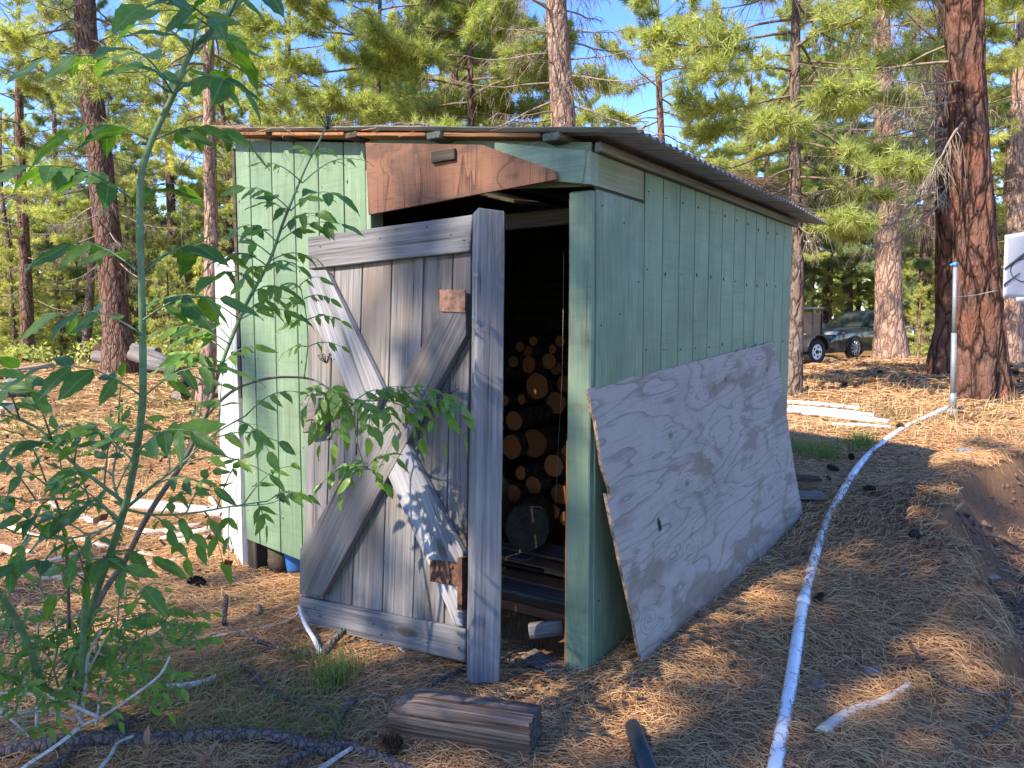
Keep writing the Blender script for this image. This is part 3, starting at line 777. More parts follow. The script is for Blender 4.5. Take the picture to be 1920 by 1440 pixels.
class Tubes:
    """many thin tubes with numpy, one mesh"""
    def __init__(s): s.V = []; s.F = []; s.n = 0
    def add(s, pts, r0, r1, k=4):
        pts = np.asarray(pts, float); m = len(pts)
        T = np.gradient(pts, axis=0); T /= np.maximum(np.linalg.norm(T, axis=1, keepdims=True), 1e-9)
        u, w = orth(T)
        r = np.linspace(r0, r1, m)[:,None,None]
        a = np.linspace(0, 2*np.pi, k, endpoint=False)
        ring = pts[:,None,:] + (u[:,None,:]*np.cos(a)[None,:,None] + w[:,None,:]*np.sin(a)[None,:,None])*r
        s.V.append(ring.reshape(-1,3))
        i = np.arange(m*k).reshape(m,k); j = np.roll(i,-1,axis=1)
        s.F.append(np.stack([i[:-1],j[:-1],j[1:],i[1:]],2).reshape(-1,4)+s.n); s.n += m*k
    def mesh(s, name): return mesh_np(name, np.concatenate(s.V), np.concatenate(s.F), True)

def rot_about(v, ax, a):
    return v*math.cos(a) + np.cross(ax, v)*math.sin(a) + ax*np.dot(ax, v)*(1-math.cos(a))
def crown_parts(seed, h0, h1, rfun, nb, axis=None, twigs=12, dead=0.0, tuft=dict(), low_droop=-.25, sub=2, az=None, twig_r=.006):
    """branches as tubes and the points where needle tufts sit. axis(h) -> trunk xy"""
    rng = np.random.default_rng(seed)
    T = Tubes(); P = []; Dn = []
    axis = axis or (lambda h: (0.0, 0.0))
    for b in range(nb):
        h = h0 + (h1-h0)*((b+rng.random())/nb)
        phi = b*2.4 + rng.uniform(-.5,.5) if az is None else rng.uniform(*az)
        L = rfun(h)*rng.uniform(.65, 1.12)
        t = (h-h0)/max(h1-h0, 1e-3)
        el = low_droop + (0.85-low_droop)*t**1.5 + rng.uniform(-.12,.12)
        d = np.array([math.cos(phi)*math.cos(el), math.sin(phi)*math.cos(el), math.sin(el)])
        ax0, ay0 = axis(h); p = np.array([ax0, ay0, h]); pts = [p.copy()]
        side = np.array([-math.sin(phi), math.cos(phi), 0])
        bend = rng.uniform(-.35,.35); ns = 7; dd = d.copy()
        for k in range(ns):
            dd = dd + side*bend/ns + np.array([0,0,(-.10 if k < 3 else .13)*(1-t*.6)]) + rng.normal(size=3)*.05
            dd /= np.linalg.norm(dd); p = p + dd*L/ns; pts.append(p.copy())
        pts = np.array(pts); T.add(pts, .007+.008*L, .004, 5)
        isdead = rng.random() < dead
        nt_ = max(3, int(twigs*(L/2.5)))
        for k in range(nt_):
            f = rng.uniform(.22 if not isdead else .12, 1.0)**(.75); q = f*ns; i = min(int(q), ns-1); o = pts[i]+(pts[i+1]-pts[i])*(q-i)
            bd = pts[i+1]-pts[i]; bd /= np.linalg.norm(bd)
            a = rng.uniform(.5, 1.2)*(1 if k % 2 else -1)
            td = rot_about(bd, np.array([0,0,1.]), a); td[2] += rng.uniform(-.45,.35) if not isdead else rng.uniform(-1.1,.2)
            td /= np.linalg.norm(td); tl_ = (.30+.42*L*(1-f*.7))*rng.uniform(.5,1.0)*.62
            tp = [o]; c = td.copy()
            for m in range(4):
                c = c + np.array([0,0,.13 if not isdead else -.22]) + rng.normal(size=3)*.12; c /= np.linalg.norm(c)
                tp.append(tp[-1]+c*tl_/4)
            tp = np.array(tp); T.add(tp, twig_r, twig_r*.5, 3)
            if not isdead:
                for m in (2,3,4):
                    if m == 4 or rng.random() < .55: P.append(tp[m]); Dn.append(tp[m]-tp[m-1])
            for s_ in range(sub):
                m = rng.integers(1,4); sd = rot_about(tp[m]-tp[m-1], np.array([0,0,1.]), rng.uniform(.5,1.1)*(1 if s_%2 else -1))
                sd /= np.linalg.norm(sd)+1e-9; sd[2] += rng.uniform(-.3,.4) if not isdead else rng.uniform(-1.2,.1)
                e1 = tp[m]+sd*tl_*.22; e2 = e1+(sd+np.array([0,0,.25 if not isdead else -.3]))*tl_*.22
                T.add([tp[m],e1,e2], twig_r*.6, twig_r*.3, 3)
                if not isdead: P.append(e2); Dn.append(e2-e1)
        if not isdead: P.append(pts[-1]); Dn.append(pts[-1]-pts[-2])
    return T, np.array(P) if P else np.zeros((0,3)), np.array(Dn) if Dn else np.zeros((0,3)), rng

def trunk_mesh(name, pts, rads, sides=20, seg=0.25, amp=0.05, seed=0, flare=True, vs=5.0):
    """bark-plated trunk along a path; amp is the relief as a share of the radius"""
    P = smooth_path(pts, 6); L = [0]
    for a, b_ in zip(P[:-1], P[1:]): L.append(L[-1]+(b_-a).length)
    L = np.array(L); n = max(3, int(L[-1]/seg)); s = np.linspace(0, L[-1], n)
    Pn = np.array([list(p) for p in P]); X = np.stack([np.interp(s, L, Pn[:,i]) for i in range(3)],1)
    Ls = [0]
    for a, b_ in zip(pts[:-1], pts[1:]): Ls.append(Ls[-1]+(Vector(b_)-Vector(a)).length)
    R = np.interp(s, np.array(Ls)*L[-1]/Ls[-1], rads)
    T = np.gradient(X, axis=0); T /= np.linalg.norm(T,axis=1,keepdims=True)
    u = np.cross(T, np.array([[0,1.,0]])); u /= np.linalg.norm(u,axis=1,keepdims=True); w = np.cross(u,T)
    V = []
    for i in range(n):
        for k in range(sides):
            a = 2*math.pi*k/sides
            fl = 1+ (0.16*math.exp(-s[i]/0.35)*(1+.35*math.sin(a*5+seed)) + 0.08*math.exp(-s[i]/1.2) if flare else 0)
            q = Vector((math.cos(a)*vs*R[i]*2+seed*3.1, math.sin(a)*vs*R[i]*2, s[i]*vs*.30))
            d1 = noise.noise(q*.8)*.9
            dsts = noise.voronoi(q*.9)[0]; e = min(1.0, (dsts[1]-dsts[0])*2.6)
            r = R[i]*fl*(1+amp*(d1*.8 + e - .6))
            V.append(X[i]+(u[i]*math.cos(a)+w[i]*math.sin(a))*r)
    i = np.arange(n*sides).reshape(n,sides); j = np.roll(i,-1,axis=1)
    F = np.stack([i[:-1],j[:-1],j[1:],i[1:]],2).reshape(-1,4)
    return mesh_np(name, np.array(V), F, True)

# shared crown meshes for trees a good way off -----------------------------
def ponderosa_r(h0, h1, R):
    return lambda h: R*(0.55+0.75*math.sin(min(1,max(0,(h-h0)/(h1-h0)))**.6*math.pi*.80))*(1-0.55*((h-h0)/(h1-h0))**3)
def straight_trunk(name, H, R, seed, sides=12, seg=.5):
    rng = random.Random(seed); pts = [(0,0,-.4),(rng.uniform(-.03,.03)*H*.3, rng.uniform(-.03,.03)*H*.3, H*.35),(rng.uniform(-.03,.03)*H*.5, rng.uniform(-.03,.03)*H*.5, H*.7),(0,0,H)]
    return trunk_mesh(name, pts, [R*1.08, R*.85, R*.55, R*.12], sides, seg, .05, seed), pts
far_kinds = []      # (trunk mesh, branches mesh, crown mesh, height)
for sd, (H, h0, R, nb, n, ln, w, tw, dead) in enumerate([
        (17, 2.6, 2.7, 72, 20, .26, .013, 24, .15), (20, 4.5, 3.0, 74, 20, .27, .013, 22, .15), (14, 1.6, 2.3, 66, 20, .24, .013, 21, .12),
        (22, 7.5, 2.9, 60, 20, .28, .014, 20, .2)]):
    tm, pts = straight_trunk('trunk', H, .16+H*.010, sd+3)
    f = lambda h, pts=pts: (float(np.interp(h,[p[2] for p in pts],[p[0] for p in pts])), float(np.interp(h,[p[2] for p in pts],[p[1] for p in pts])))
    T, P, Dn, rng = crown_parts(sd+10, h0, H-.2, ponderosa_r(h0, H, R), nb, f, twigs=tw, dead=dead, sub=2, twig_r=.009)
    far_kinds.append((tm, T.mesh('branches'), tufts_mesh('crown', P, Dn, rng, n, ln, w), H))
young_kinds = []
for sd, (H, R, nb, n, ln, w) in enumerate([(5.0, 1.3, 46, 16, .17, .010), (3.2, 1.0, 34, 16, .16, .009), (8.0, 1.7, 60, 15, .18, .011)]):
    tm, pts = straight_trunk('trunk', H, .03+H*.010, sd+30, 8, .4)
    T, P, Dn, rng = crown_parts(sd+50, .25, H-.05, lambda h, H=H, R=R: R*(1-(h/H))**.75+.12, nb, None, twigs=14, sub=1, low_droop=-.1, twig_r=.005)
    young_kinds.append((tm, T.mesh('branches'), tufts_mesh('crown', P, Dn, rng, n, ln, w, spread=.8), H))
def place_tree(kind, x, y, s, rz, bark, needles, name, label, group=None, cat='tree', sz=None, dz=0, lean=(0,0), tk=1.0):
    tm, bm_, cm, H = kind
    t = tag(empty(name, (x, y, tz(x, y)-.05+dz), (lean[0], lean[1], rz)), label, cat, group)
    t.scale = (s, s, sz or s)
    for nm, me, mt in (('trunk', tm, bark), ('branches', bm_, M['branch']), ('crown', cm, needles)):
        if not len(me.materials): me.materials.append(mt)
        o = link(bpy.data.objects.new(nm, me), t)
        if me.materials[0] != mt: o.material_slots[0].link = 'OBJECT'; o.material_slots[0].material = mt
        if nm == 'trunk' and tk != 1: o.scale = (tk, tk, 1)
    return t
_mc = {}

# ---------------------------------------------------------------- named pines read off the photo
def px_trunk(Y, pts, ext=None, dia=None, Ys=None):
    """pts: (px, py, width px) from the bottom up -> 3-D path, radii; continues upward to height ext"""
    path = []; rad = []
    for i, (px, py, w) in enumerate(pts):
        P = at(px, py, Y if Ys is None else Ys[i]); path.append(P); rad.append(w/2/FPX*P.y)
    if ext:
        d = (path[-1]-path[0]); d = d/d.z; last = path[-1]
        if ext > last.z+.5:
            for f in (.35, .7, 1.0):
                z = last.z+(ext-last.z)*f; path.append(last+d*(z-last.z)*1.0+Vector((.1*f,0,0))); rad.append(rad[len(pts)-1]*(1-.8*f))
    g = tz(path[0].x, path[0].y)
    path.insert(0, Vector((path[0].x, path[0].y, g-.3)) if path[0].z > g-.2 else path[0]-Vector((0,0,.3))); rad.insert(0, rad[0]*1.04)
    return path, rad
def hero_pine(label, Y, pts, ext, bark, sides=36, seg=.08, amp=.07, h0=4, nb=40, R=2.6, needles=None, dead=.2, low=(0,0), low_az=None, twigs=15, seed=1, tuft_n=26, ln=.22, w=.0085, deadlow=14, lowr=1.8, tuft_spread=1.0, sub=2, name='ponderosa_pine'):
    path, rad = px_trunk(Y, pts, ext)
    base = Vector((path[0].x, path[0].y, tz(path[0].x, path[0].y)))
    path = [p-base for p in path]
    t = tag(empty(name, base), label, 'tree')
    tm = trunk_mesh('trunk', path, rad, sides, seg, amp, seed); mesh_obj('trunk', tm, bark, t)
    zs = [p.z for p in path]; f = lambda h: (float(np.interp(h, zs, [p.x for p in path])), float(np.interp(h, zs, [p.y for p in path])))
    T, P, Dn, rng = crown_parts(seed*7+1, h0, ext-base.z-.2, ponderosa_r(h0, ext, R), nb, f, twigs=twigs, dead=dead, sub=sub)
    if len(P): mesh_obj('crown', tufts_mesh('crown', P, Dn, rng, tuft_n, ln, w, spread=tuft_spread), needles or M['needles'], t)
    mesh_obj('branches', T.mesh('branches'), M['branch'], t)
    if low[1] > 0:
        T2, _, _, _ = crown_parts(seed*7+3, low[0], low[1], lambda h: lowr, deadlow, f, twigs=26, dead=1.0, sub=3, az=low_az, twig_r=.0055)
        mesh_obj('dead_branches', T2.mesh('dead_branches'), M['twig'], t)
    return t
# left big pine
hero_pine('tall leaning rough-barked pine rising left of the shed beside the log heap', 22, [(226,688,62),(218,600,48),(203,450,45),(187,300,42),(168,140,39),(158,0,36)], 17, M['bark'], h0=8.5, nb=44, R=3.4, low=(3.2,9.5), deadlow=34, lowr=2.6, seed=2, ln=.25, w=.011)
# thin straight pine beside the shed's left edge
hero_pine('slim straight pine just left of the shed front wall', 14.5, [(384,745,30),(394,600,26),(396,450,24),(393,250,22),(391,70,19)], 12.5, M['bark_pale'], h0=4.6, nb=34, R=2.0, low=(2.2,5), deadlow=8, lowr=1.3, seed=3, sides=24)
# centre trunk behind the roof
hero_pine('pink-grey pine trunk rising straight behind the shed roof', 14.0, [(1064,420,54),(1060,300,48),(1057,240,45),(1050,120,42),(1042,0,39)], 14.5, M['bark_pale'], h0=8.6, nb=14, R=2.0, low=(3.9,8.6), deadlow=46, lowr=2.2, seed=4, needles=M['needles'], twigs=10, tuft_n=20, ln=.22, sub=2)
# sunlit pair left of the big one
hero_pine('sunlit pale-barked pine standing in front of the dark car', 20.5, [(1671,672,60),(1667,600,48),(1665,480,44),(1662,360,40),(1658,200,36),(1652,60,31)], 18, M['bark_pale'], h0=8.3, nb=40, R=3.0, low=(3.9,8.2), deadlow=34, lowr=2.8, seed=5, twigs=20, ln=.26, w=.011)
hero_pine('reddish pine trunk half hidden behind the huge right-hand pine', 15.0, [(1780,672,66),(1785,600,54),(1785,450,54),(1784,240,52),(1787,0,46)], 16, M['bark_red'], h0=8.4, nb=16, R=2.6, twigs=9, seed=6, low=(3.3,7.6), low_az=(2.2,4.4), deadlow=46, lowr=2.6)
# the huge pine at the right
hero_pine('huge dark red furrowed pine with the grey standpipe at its foot', 10.3, [(1845,752,96),(1841,700,86),(1835,600,79),(1827,450,71),(1815,240,65),(1807,0,62)], 15, M['bark_red'], sides=84, seg=.03, amp=.085, h0=6.8, nb=20, R=3.0, twigs=9, low=(3.6,6.6), deadlow=10, lowr=2.2, seed=7, low_az=(1.6,5.6))
hero_pine('pale pine trunk at the far right below the white banner', 21, [(1893,652,44),(1901,560,38),(1908,450,36),(1906,300,33)], 14, M['bark_pale'], h0=5, nb=34, R=2.6, low=(2.5,5), deadlow=12, seed=8, needles=M['needles_yellow'])
hero_pine('small thin pine whose stem shows above the middle of the roof', 23, [(1243,330,15),(1240,260,13),(1237,200,12),(1232,80,10)], 11.5, M['bark'], h0=4.3, nb=44, R=2.3, low=(3.5,6), deadlow=10, seed=10, sides=16, seg=.25, twigs=17, ln=.25, w=.011)
hero_pine('pine with a thick foliage crown whose trunk touches the shed back corner', 11.5, [(1492,640,26),(1494,500,24),(1492,420,22),(1490,200,20)], 9.5, M['bark_grey'], h0=2.7, nb=58, R=1.9, low=(2.3,3.2), deadlow=8, lowr=1.0, seed=11, sides=20, seg=.12, twigs=30, ln=.19, w=.0075, tuft_n=28)
hero_pine('slender pine behind the shed roof, left of the pink-grey trunk', 19, [(708,500,12),(709,300,11),(710,100,9)], 12.5, M['bark_grey'], h0=3.6, nb=54, R=2.9, seed=12, sides=14, seg=.3, twigs=34, tuft_n=30, ln=.23, w=.009, needles=M['needles'])
hero_pine('leafy pine filling the sky just left of the pink-grey trunk', 17, [(885,500,13),(884,300,12),(882,100,10)], 11.5, M['bark'], h0=3.2, nb=60, R=2.5, seed=22, sides=14, seg=.3, twigs=36, tuft_n=30, ln=.23, w=.0085, needles=M['needles'])
hero_pine('slim pine with open needle sprays above the left roof corner', 20, [(541,700,13),(541,400,12),(540,100,10)], 12, M['bark_grey'], h0=4.0, nb=36, R=1.8, seed=13, sides=14, seg=.3, twigs=12, ln=.24)
hero_pine('thin brown pine trunk near the left edge of the view', 26, [(52,670,24),(48,500,20),(40,350,17),(36,200,14)], 13, M['bark'], h0=4.4, nb=44, R=2.2, low=(2,6), deadlow=14, seed=14, sides=16, seg=.25, twigs=12)
hero_pine('crooked thin pine between the left edge and the leaning pine', 27, [(160,670,18),(168,560,15),(172,480,13),(170,380,12)], 10, M['bark_grey'], h0=4, nb=34, R=1.8, low=(1.5,4), deadlow=10, seed=15, sides=14, seg=.3)

# ---------------------------------------------------------------- more of the wood behind, kind by kind
rnd = random.Random(77)
KL = ['tall pine in the wood behind the shed', 'middle-sized pine in the wood behind the shed']
def mid_label(px, Y, b, n):
    tone = {'needles':'green', 'needles_dark':'dark green', 'needles_yellow':'yellow-green'}[n]
    if px < 0: w = 'beyond the left edge of the view'
    elif px < 150: w = 'by the thin brown trunk at far left'
    elif px < 300: w = 'behind the tall leaning pine'
    elif px < 430: w = 'behind the slim straight pine'
    elif px < 640: w = 'over the left roof corner'
    elif px < 1000: w = 'over the middle of the roof'
    elif px < 1350: w = 'over the sloping right end of the roof'
    elif px < 1640: w = 'behind the brown trailer'
    elif px < 1800: w = 'in the gap between the pale and reddish trunks'
    else: w = 'at the right edge behind the banner'
    r_ = 'near' if Y < 28 else ('middle-distance' if Y < 37 else 'far')
    return '%s %s %s pine standing %s' % (r_, tone, 'grey-barked' if b == 'bark_grey' else 'brown-barked', w)
def zone(px): return 'left of the shed' if px < 430 else ('above the shed roof' if px < 1480 else 'right of the shed')
def px_at_ground(px, Y):
    return ((px-960)/FPX*Y*1.0, Y)
mids = []
for (px, Y, k, s, b, n) in [
    (115,36,0,.8,'bark_grey','needles_dark'),(330,40,1,.9,'bark','needles_yellow'),
    (445,38,0,.9,'bark','needles'),(480,46,1,.9,'bark_grey','needles'),
    (760,27,0,.85,'bark','needles_yellow'),(860,24,2,.95,'bark','needles'),(930,30,0,.9,'bark','needles_yellow'),(830,38,1,.9,'bark','needles'),(680,36,0,.7,'bark','needles'),
    (1130,40,0,.62,'bark','needles'),(1200,46,1,.6,'bark_grey','needles'),(1300,52,0,.55,'bark','needles_yellow'),
    (1430,36,2,.9,'bark','needles'),(1550,44,0,.8,'bark_grey','needles'),(1400,34,0,.75,'bark','needles_yellow'),(1590,42,1,.8,'bark_grey','needles_dark'),
    (1728,30,0,.85,'bark','needles_dark'),(1700,44,1,.9,'bark_grey','needles_dark'),(1755,38,2,1.0,'bark','needles_yellow'),(1930,24,2,1.0,'bark','needles_yellow'),(1990,30,0,.9,'bark','needles'),(1880,34,0,.9,'bark','needles_yellow'),(2060,26,1,.8,'bark','needles'),
    (-160,30,1,.9,'bark','needles'),(210,45,1,1,'bark_grey','needles_dark'),(390,50,0,1,'bark_grey','needles')]:
    x, y = px_at_ground(px, Y)
    place_tree(far_kinds[k], x, y, s*rnd.uniform(.95,1.05), rnd.uniform(0,6.28), M[b], M[n], 'pine_tree', mid_label(px, Y, b, n), 'pines of the wood behind the shed', tk=rnd.uniform(.7,1.0), lean=(rnd.uniform(-.03,.03), rnd.uniform(-.03,.03)))
# slender far trunks
for i in range(74):
    Y = rnd.uniform(36, 78); px = rnd.uniform(-160, 2080)
    if 1520 < px < 1720 and Y < 40: Y += 12
    x, y = px_at_ground(px, Y)
    place_tree(far_kinds[rnd.choice((0,1,2,3,3))], x, y, rnd.uniform(.55,.85), rnd.uniform(0,6.28), M[rnd.choice(('bark','bark_grey','bark_grey'))], M[rnd.choice(('needles','needles','needles_dark','needles_yellow'))], 'forest_pine', 'slender pine deep in the far wood '+zone(px), 'pines deep in the far wood '+zone(px), tk=rnd.uniform(.5,.9), lean=(rnd.uniform(-.04,.04), rnd.uniform(-.04,.04)))
# young trees: the sunlit understorey
for i in range(130):
    Y = rnd.uniform(27, 62); px = rnd.uniform(-150, 2050)
    if 1480 < px < 1730 and Y < 38: Y = rnd.uniform(38, 60)
    x, y = px_at_ground(px, Y)
    place_tree(young_kinds[rnd.choice((0,0,1,2))], x, y, rnd.uniform(.7,1.25), rnd.uniform(0,6.28), M['bark_grey'], M[rnd.choice(('needles','needles_yellow','needles_yellow','needles_dark'))], 'young_pine', 'young bushy pine growing under the tall trees '+zone(px), 'young pines '+zone(px))
for i in range(44):
    Y = rnd.uniform(26, 44); px = rnd.uniform(-60, 420); x, y = px_at_ground(px, Y)
    place_tree(young_kinds[rnd.choice((0,1,2,2))], x, y, rnd.uniform(.7,1.2), rnd.uniform(0,6.28), M['bark_grey'], M[rnd.choice(('needles','needles_yellow','needles_yellow'))], 'young_pine', 'sunlit young pine at the edge of the clearing left of the shed', 'sunlit young pines at the clearing edge')
x, y = px_at_ground(1722, 27)
place_tree(young_kinds[1], x, y, .8, 1, M['bark_pale'], M['needles_yellow'], 'young_pine', 'small yellowing half-bare pine between the pale trunk and the reddish trunk')
# brush: leafy ground shrubs in the distance as one mass
rg = np.random.default_rng(8)
Pb = []
for i in range(330):
    Y = rg.uniform(25, 66); px = rg.uniform(-100, 2020)
    if 1400 < px < 1760 and Y < 36: continue
    x, y = px_at_ground(px, Y); g = tz(x, y); rr_ = rg.uniform(.5, 1.3); n_ = 170
    d = rg.normal(size=(n_,3)); d /= np.linalg.norm(d,axis=1,keepdims=True); r_ = rg.uniform(.4,1,size=(n_,1))**.5
    q = d*r_*np.array([[rr_*1.2, rr_, rr_*.8]]); q[:,2] = np.abs(q[:,2]); Pb.append(q+np.array([[x,y,g]]))
Pb = np.concatenate(Pb)
tag(mesh_obj('undergrowth', leaves_mesh('undergrowth', Pb, rg, .16), M['brush']), 'pale green leafy brush covering the floor of the far wood', 'undergrowth', None, 'stuff')
# far wall of forest
Pf = []; Df = []
Tt = Tubes()
for i in range(280):
    a = rg.uniform(-.95, .95); Y = rg.uniform(80, 125); x = Y*math.tan(a)*.9; g = tz(x, Y); H = rg.uniform(9, 17); R = rg.uniform(1.8, 3.2)
    n_ = 90; t = rg.random(n_)**.8; h = 1.0+(H-1.0)*t; rr_ = R*(1-t)**.6*np.sqrt(rg.random(n_)); ph = rg.uniform(0,6.28,n_)
    Pf.append(np.stack([x+rr_*np.cos(ph), Y+rr_*np.sin(ph), g+h],1)); Df.append(np.stack([np.cos(ph),np.sin(ph),.3+0*ph],1))
    Tt.add([(x,Y,g-.5),(x,Y,g+H*.9)], .18, .05, 5)
Pf = np.concatenate(Pf); Df = np.concatenate(Df)
far = tag(mesh_obj('far_forest', tufts_mesh('far_forest', Pf, Df, rg, 8, 1.05, .11, droop=.1), M['needles']), 'distant green mass of forest closing the view', 'forest', None, 'stuff')
mesh_obj('far_trunks', Tt.mesh('far_trunks'), M['bark_grey'], far)['kind'] = 'stuff'

# ---------------------------------------------------------------- pines standing behind the camera, whose shade falls on the clearing
tm, pts = straight_trunk('trunk', 18, .26, 71)
T, P, Dn, rng = crown_parts(321, 4.5, 17.8, ponderosa_r(4.5, 18, 2.5), 52, None, twigs=15, dead=.2, sub=1, twig_r=.008)
shade_kind = (tm, T.mesh('branches'), tufts_mesh('crown', P, Dn, rng, 18, .24, .010), 18)
for (x, y, s, rz, lb) in [(-8.78, -9.08, 0.99, 0.62, 'pine straight behind the others'), (-14.53, -7.28, 0.87, 2.49, 'left outer pine'), (-14.36, -10.02, 0.85, 3.0, 'farthest pine'), (-14.06, -6.37, 0.88, 4.21, 'leftmost pine of the pair'), (-11.03, -6.53, 0.9, 2.35, 'middle pine'), (-4.95, -2.01, 0.72, 1.41, 'small pine nearest the clearing'), (-9.42, -7.56, 1.12, 3.51, 'tallest pine'), (-7.25, -4.4, 0.68, 2.52, 'low pine second from the clearing'), (-4.37, -4.63, 0.98, 3.28, 'pine closest behind the viewer on the left')]:
    place_tree(shade_kind, x, y, s, rz, M['bark'], M['needles'], 'pine_tree', lb+' out of view, shading the clearing')
# ---------------------------------------------------------------- firewood in the shed
def mat_endgrain():
    b = NB('log_end', 0.85, 0.15)
    v = b.mapping((1,1,1), rand=4.0); vl = b.n('ShaderNodeVectorMath', operation='LENGTH'); b.l(b.tc.outputs['Object'], vl.inputs[0])
    nz = b.noise(v, 30, 3); r = b.math('ADD', vl.outputs['Value'], b.math('MULTIPLY', nz, .006))
    rings = b.math('SINE', b.math('MULTIPLY', r, 900))
    col = b.ramp(b.mr(rings, -1, 1, 0, 1), [(0, (0.42,0.125,0.035)), (1, (0.70,0.28,0.09))])
    oi = b.n('ShaderNodeObjectInfo'); h = b.n('ShaderNodeHueSaturation'); b.l(col, h.inputs['Color']); b.l(b.mr(oi.outputs['Random'],0,1,.55,1.15), h.inputs['Value'])
    b.color(h.outputs[0]); b.bump(nz, .3, .003); return b.m
M['log_end'] = mat_endgrain()
M['log_bark'] = mat_bark('log_bark', (0.11,0.075,0.055), (0.02,0.014,0.01), (0.13,0.07,0.04), scale=3.0)
def log(name, c, ax, r, L, label=None, cat='log', group=None, end=None, bark=None, seed=0, parent=None):
    """a cut log; object origin at the centre of its near end"""
    rn = random.Random(seed); ax = Vector(ax).normalized(); ref = Vector((0,0,1)) if abs(ax.z) < .9 else Vector((1,0,0))
    Xv = ax; Yv_ = ref.cross(ax).normalized(); Zv_ = Xv.cross(Yv_)
    mb = MB(); n = 18; vs = []; ell = rn.uniform(.9, 1.08)
    rk = [1+rn.uniform(-.05,.05) for _ in range(n)]
    for j, t in enumerate((0, .012, .3, .7, 1)):
        for k in range(n):
            a = 6.2832*k/n; q = r*rk[k]*(1+rn.uniform(-.02,.02)*(j>1))*(0.965 if j == 0 else 1)
            vs.append((t*L, math.cos(a)*q*ell, math.sin(a)*q))
    fs = [(j*n+k, j*n+(k+1)%n, (j+1)*n+(k+1)%n, (j+1)*n+k) for j in range(4) for k in range(n)]
    mb.add(vs, fs, 0, True); mb.f.append(tuple(range(n))[::-1]); mb.m.append(1); mb.sm.append(False)
    mb.f.append(tuple(range(4*n,5*n))); mb.m.append(1); mb.sm.append(False)
    o = mb.build(name, [bark or M['log_bark'], end or M['log_end']], parent)
    Mx = Matrix((Xv, Yv_, Zv_)).transposed().to_4x4(); Mx.translation = c; o.matrix_local = Mx
    if label: tag(o, label, cat, group)
    return o
LG = [(963.5,789,17,'round firewood log with bright end beside the door post, upper left of the pile'),(959,838,22,'orange-ended firewood log catching sun behind the door post'),(1001,831,24,'palest round firewood log in the middle of the doorway'),
 (1038,873,20,'wide firewood log right of the palest log'),(976,887,12,'small round firewood log under the palest log'),(1000,911,16,'round orange firewood log above the big dark stump'),(1050,927,18,'large firewood log low beside the corner post'),
 (964,925,15,'dark split firewood log left above the big dark stump'),(1002,944,13,'half hidden firewood log touching the big dark stump'),(1038,959,12,'narrow firewood log right of the big dark stump'),(1061,973,13,'brown firewood log lowest beside the corner post'),(1064,849,14,'firewood log cut off by the corner post at mid height')]
LD = [(1007,724,23),(991,684,15),(1029,678,14),(1042,691,11),(1042,755,19),(1057,720,15),(962,678,10),(978,749,9),(989,658,10),(1050,640,10),(1036,655,8),(975,650,9),(1000,640,8),(945,750,10),(930,800,16),(925,860,18),(930,700,14),(1080,790,16),(1085,880,17),(1082,700,14),(1080,940,15)]
for i, (px, py, r, lb) in enumerate(LG):
    Y = 4.62 + (1000-py)*.0012
    log('firewood_log', at(px, py, Y), YA + Vector((rnd.uniform(-.08,.08), 0, rnd.uniform(-.05,.05))), r*1.12/FPX*Y, rnd.uniform(.45,.62), lb, 'log', 'firewood stacked in the shed', seed=i)
for i, (px, py, r) in enumerate(LD):
    Y = 5.05 + (800-py)*.0010
    log('firewood_log', at(px, py, Y), YA + Vector((rnd.uniform(-.08,.08), 0, rnd.uniform(-.05,.05))), r*1.12/FPX*Y, .42, 'dim round firewood log far back in the dark stack', 'log', 'dim logs at the back of the stack', seed=i+50)
log('stump_round', at(987, 991, 4.22), Vector((.16,1,.02)), .135, .30, 'big dark round stump on the boards inside the doorway', 'stump', None, end=M['dark_wood'], bark=M['dark_wood'], seed=99)
# boards lying behind the threshold
BD = [  # px, py (front face centre), local y, half length left/right x, height, depth, material, label
 ((1005,1152), .34, -1.25, -.13, .045, .10, 'brown_wood', 'thick red-brown board lowest in the doorway, nearest the sill'),
 ((1005,1125), .44, -1.25, -.14, .022, .17, 'grey_wood', 'flat grey plank with a dry leaf inside the doorway'),
 ((1005,1098), .60, -1.28, -.13, .030, .12, 'brown_wood', 'brown board directly above the flat grey plank'),
 ((1030,1072), .72, -1.10, -.13, .035, .12, 'brown_wood', 'upper brown board ending at the corner post'),
 ((975,1062), .70, -1.35, -.72, .016, .15, 'dark_wood', 'thin dark plank under the small grey offcut'),
 ((1000,1038), .84, -1.15, -.62, .018, .20, 'grey_wood', 'short grey board topmost before the dark stump'),
 ((960,1048), .74, -1.35, -.86, .025, .12, 'grey_wood', 'small grey offcut by the door post'),
 ((955,1024), .86, -1.35, -.92, .035, .10, 'grey_wood', 'blocky grey offcut crowning the boards by the door post'),
 ((1045,1047), .90, -.75, -.20, .03, .12, 'brown_wood', 'rough brown slab right of the short grey board')]
for i, ((px, py), y, xa, xb, h, d, mt, lb) in enumerate(BD):
    z = fr(px, py, y)[1]
    P0 = sw(xa, y+d/2, z+rnd.uniform(-.004,.004)); P1 = sw(xb, y+d/2+rnd.uniform(-.03,.03), z)
    o = board('loose_board', P0, P1, h, d, M[mt], None, seed=i+40, bev=.002, jitter=.002); tag(o, lb, 'board')
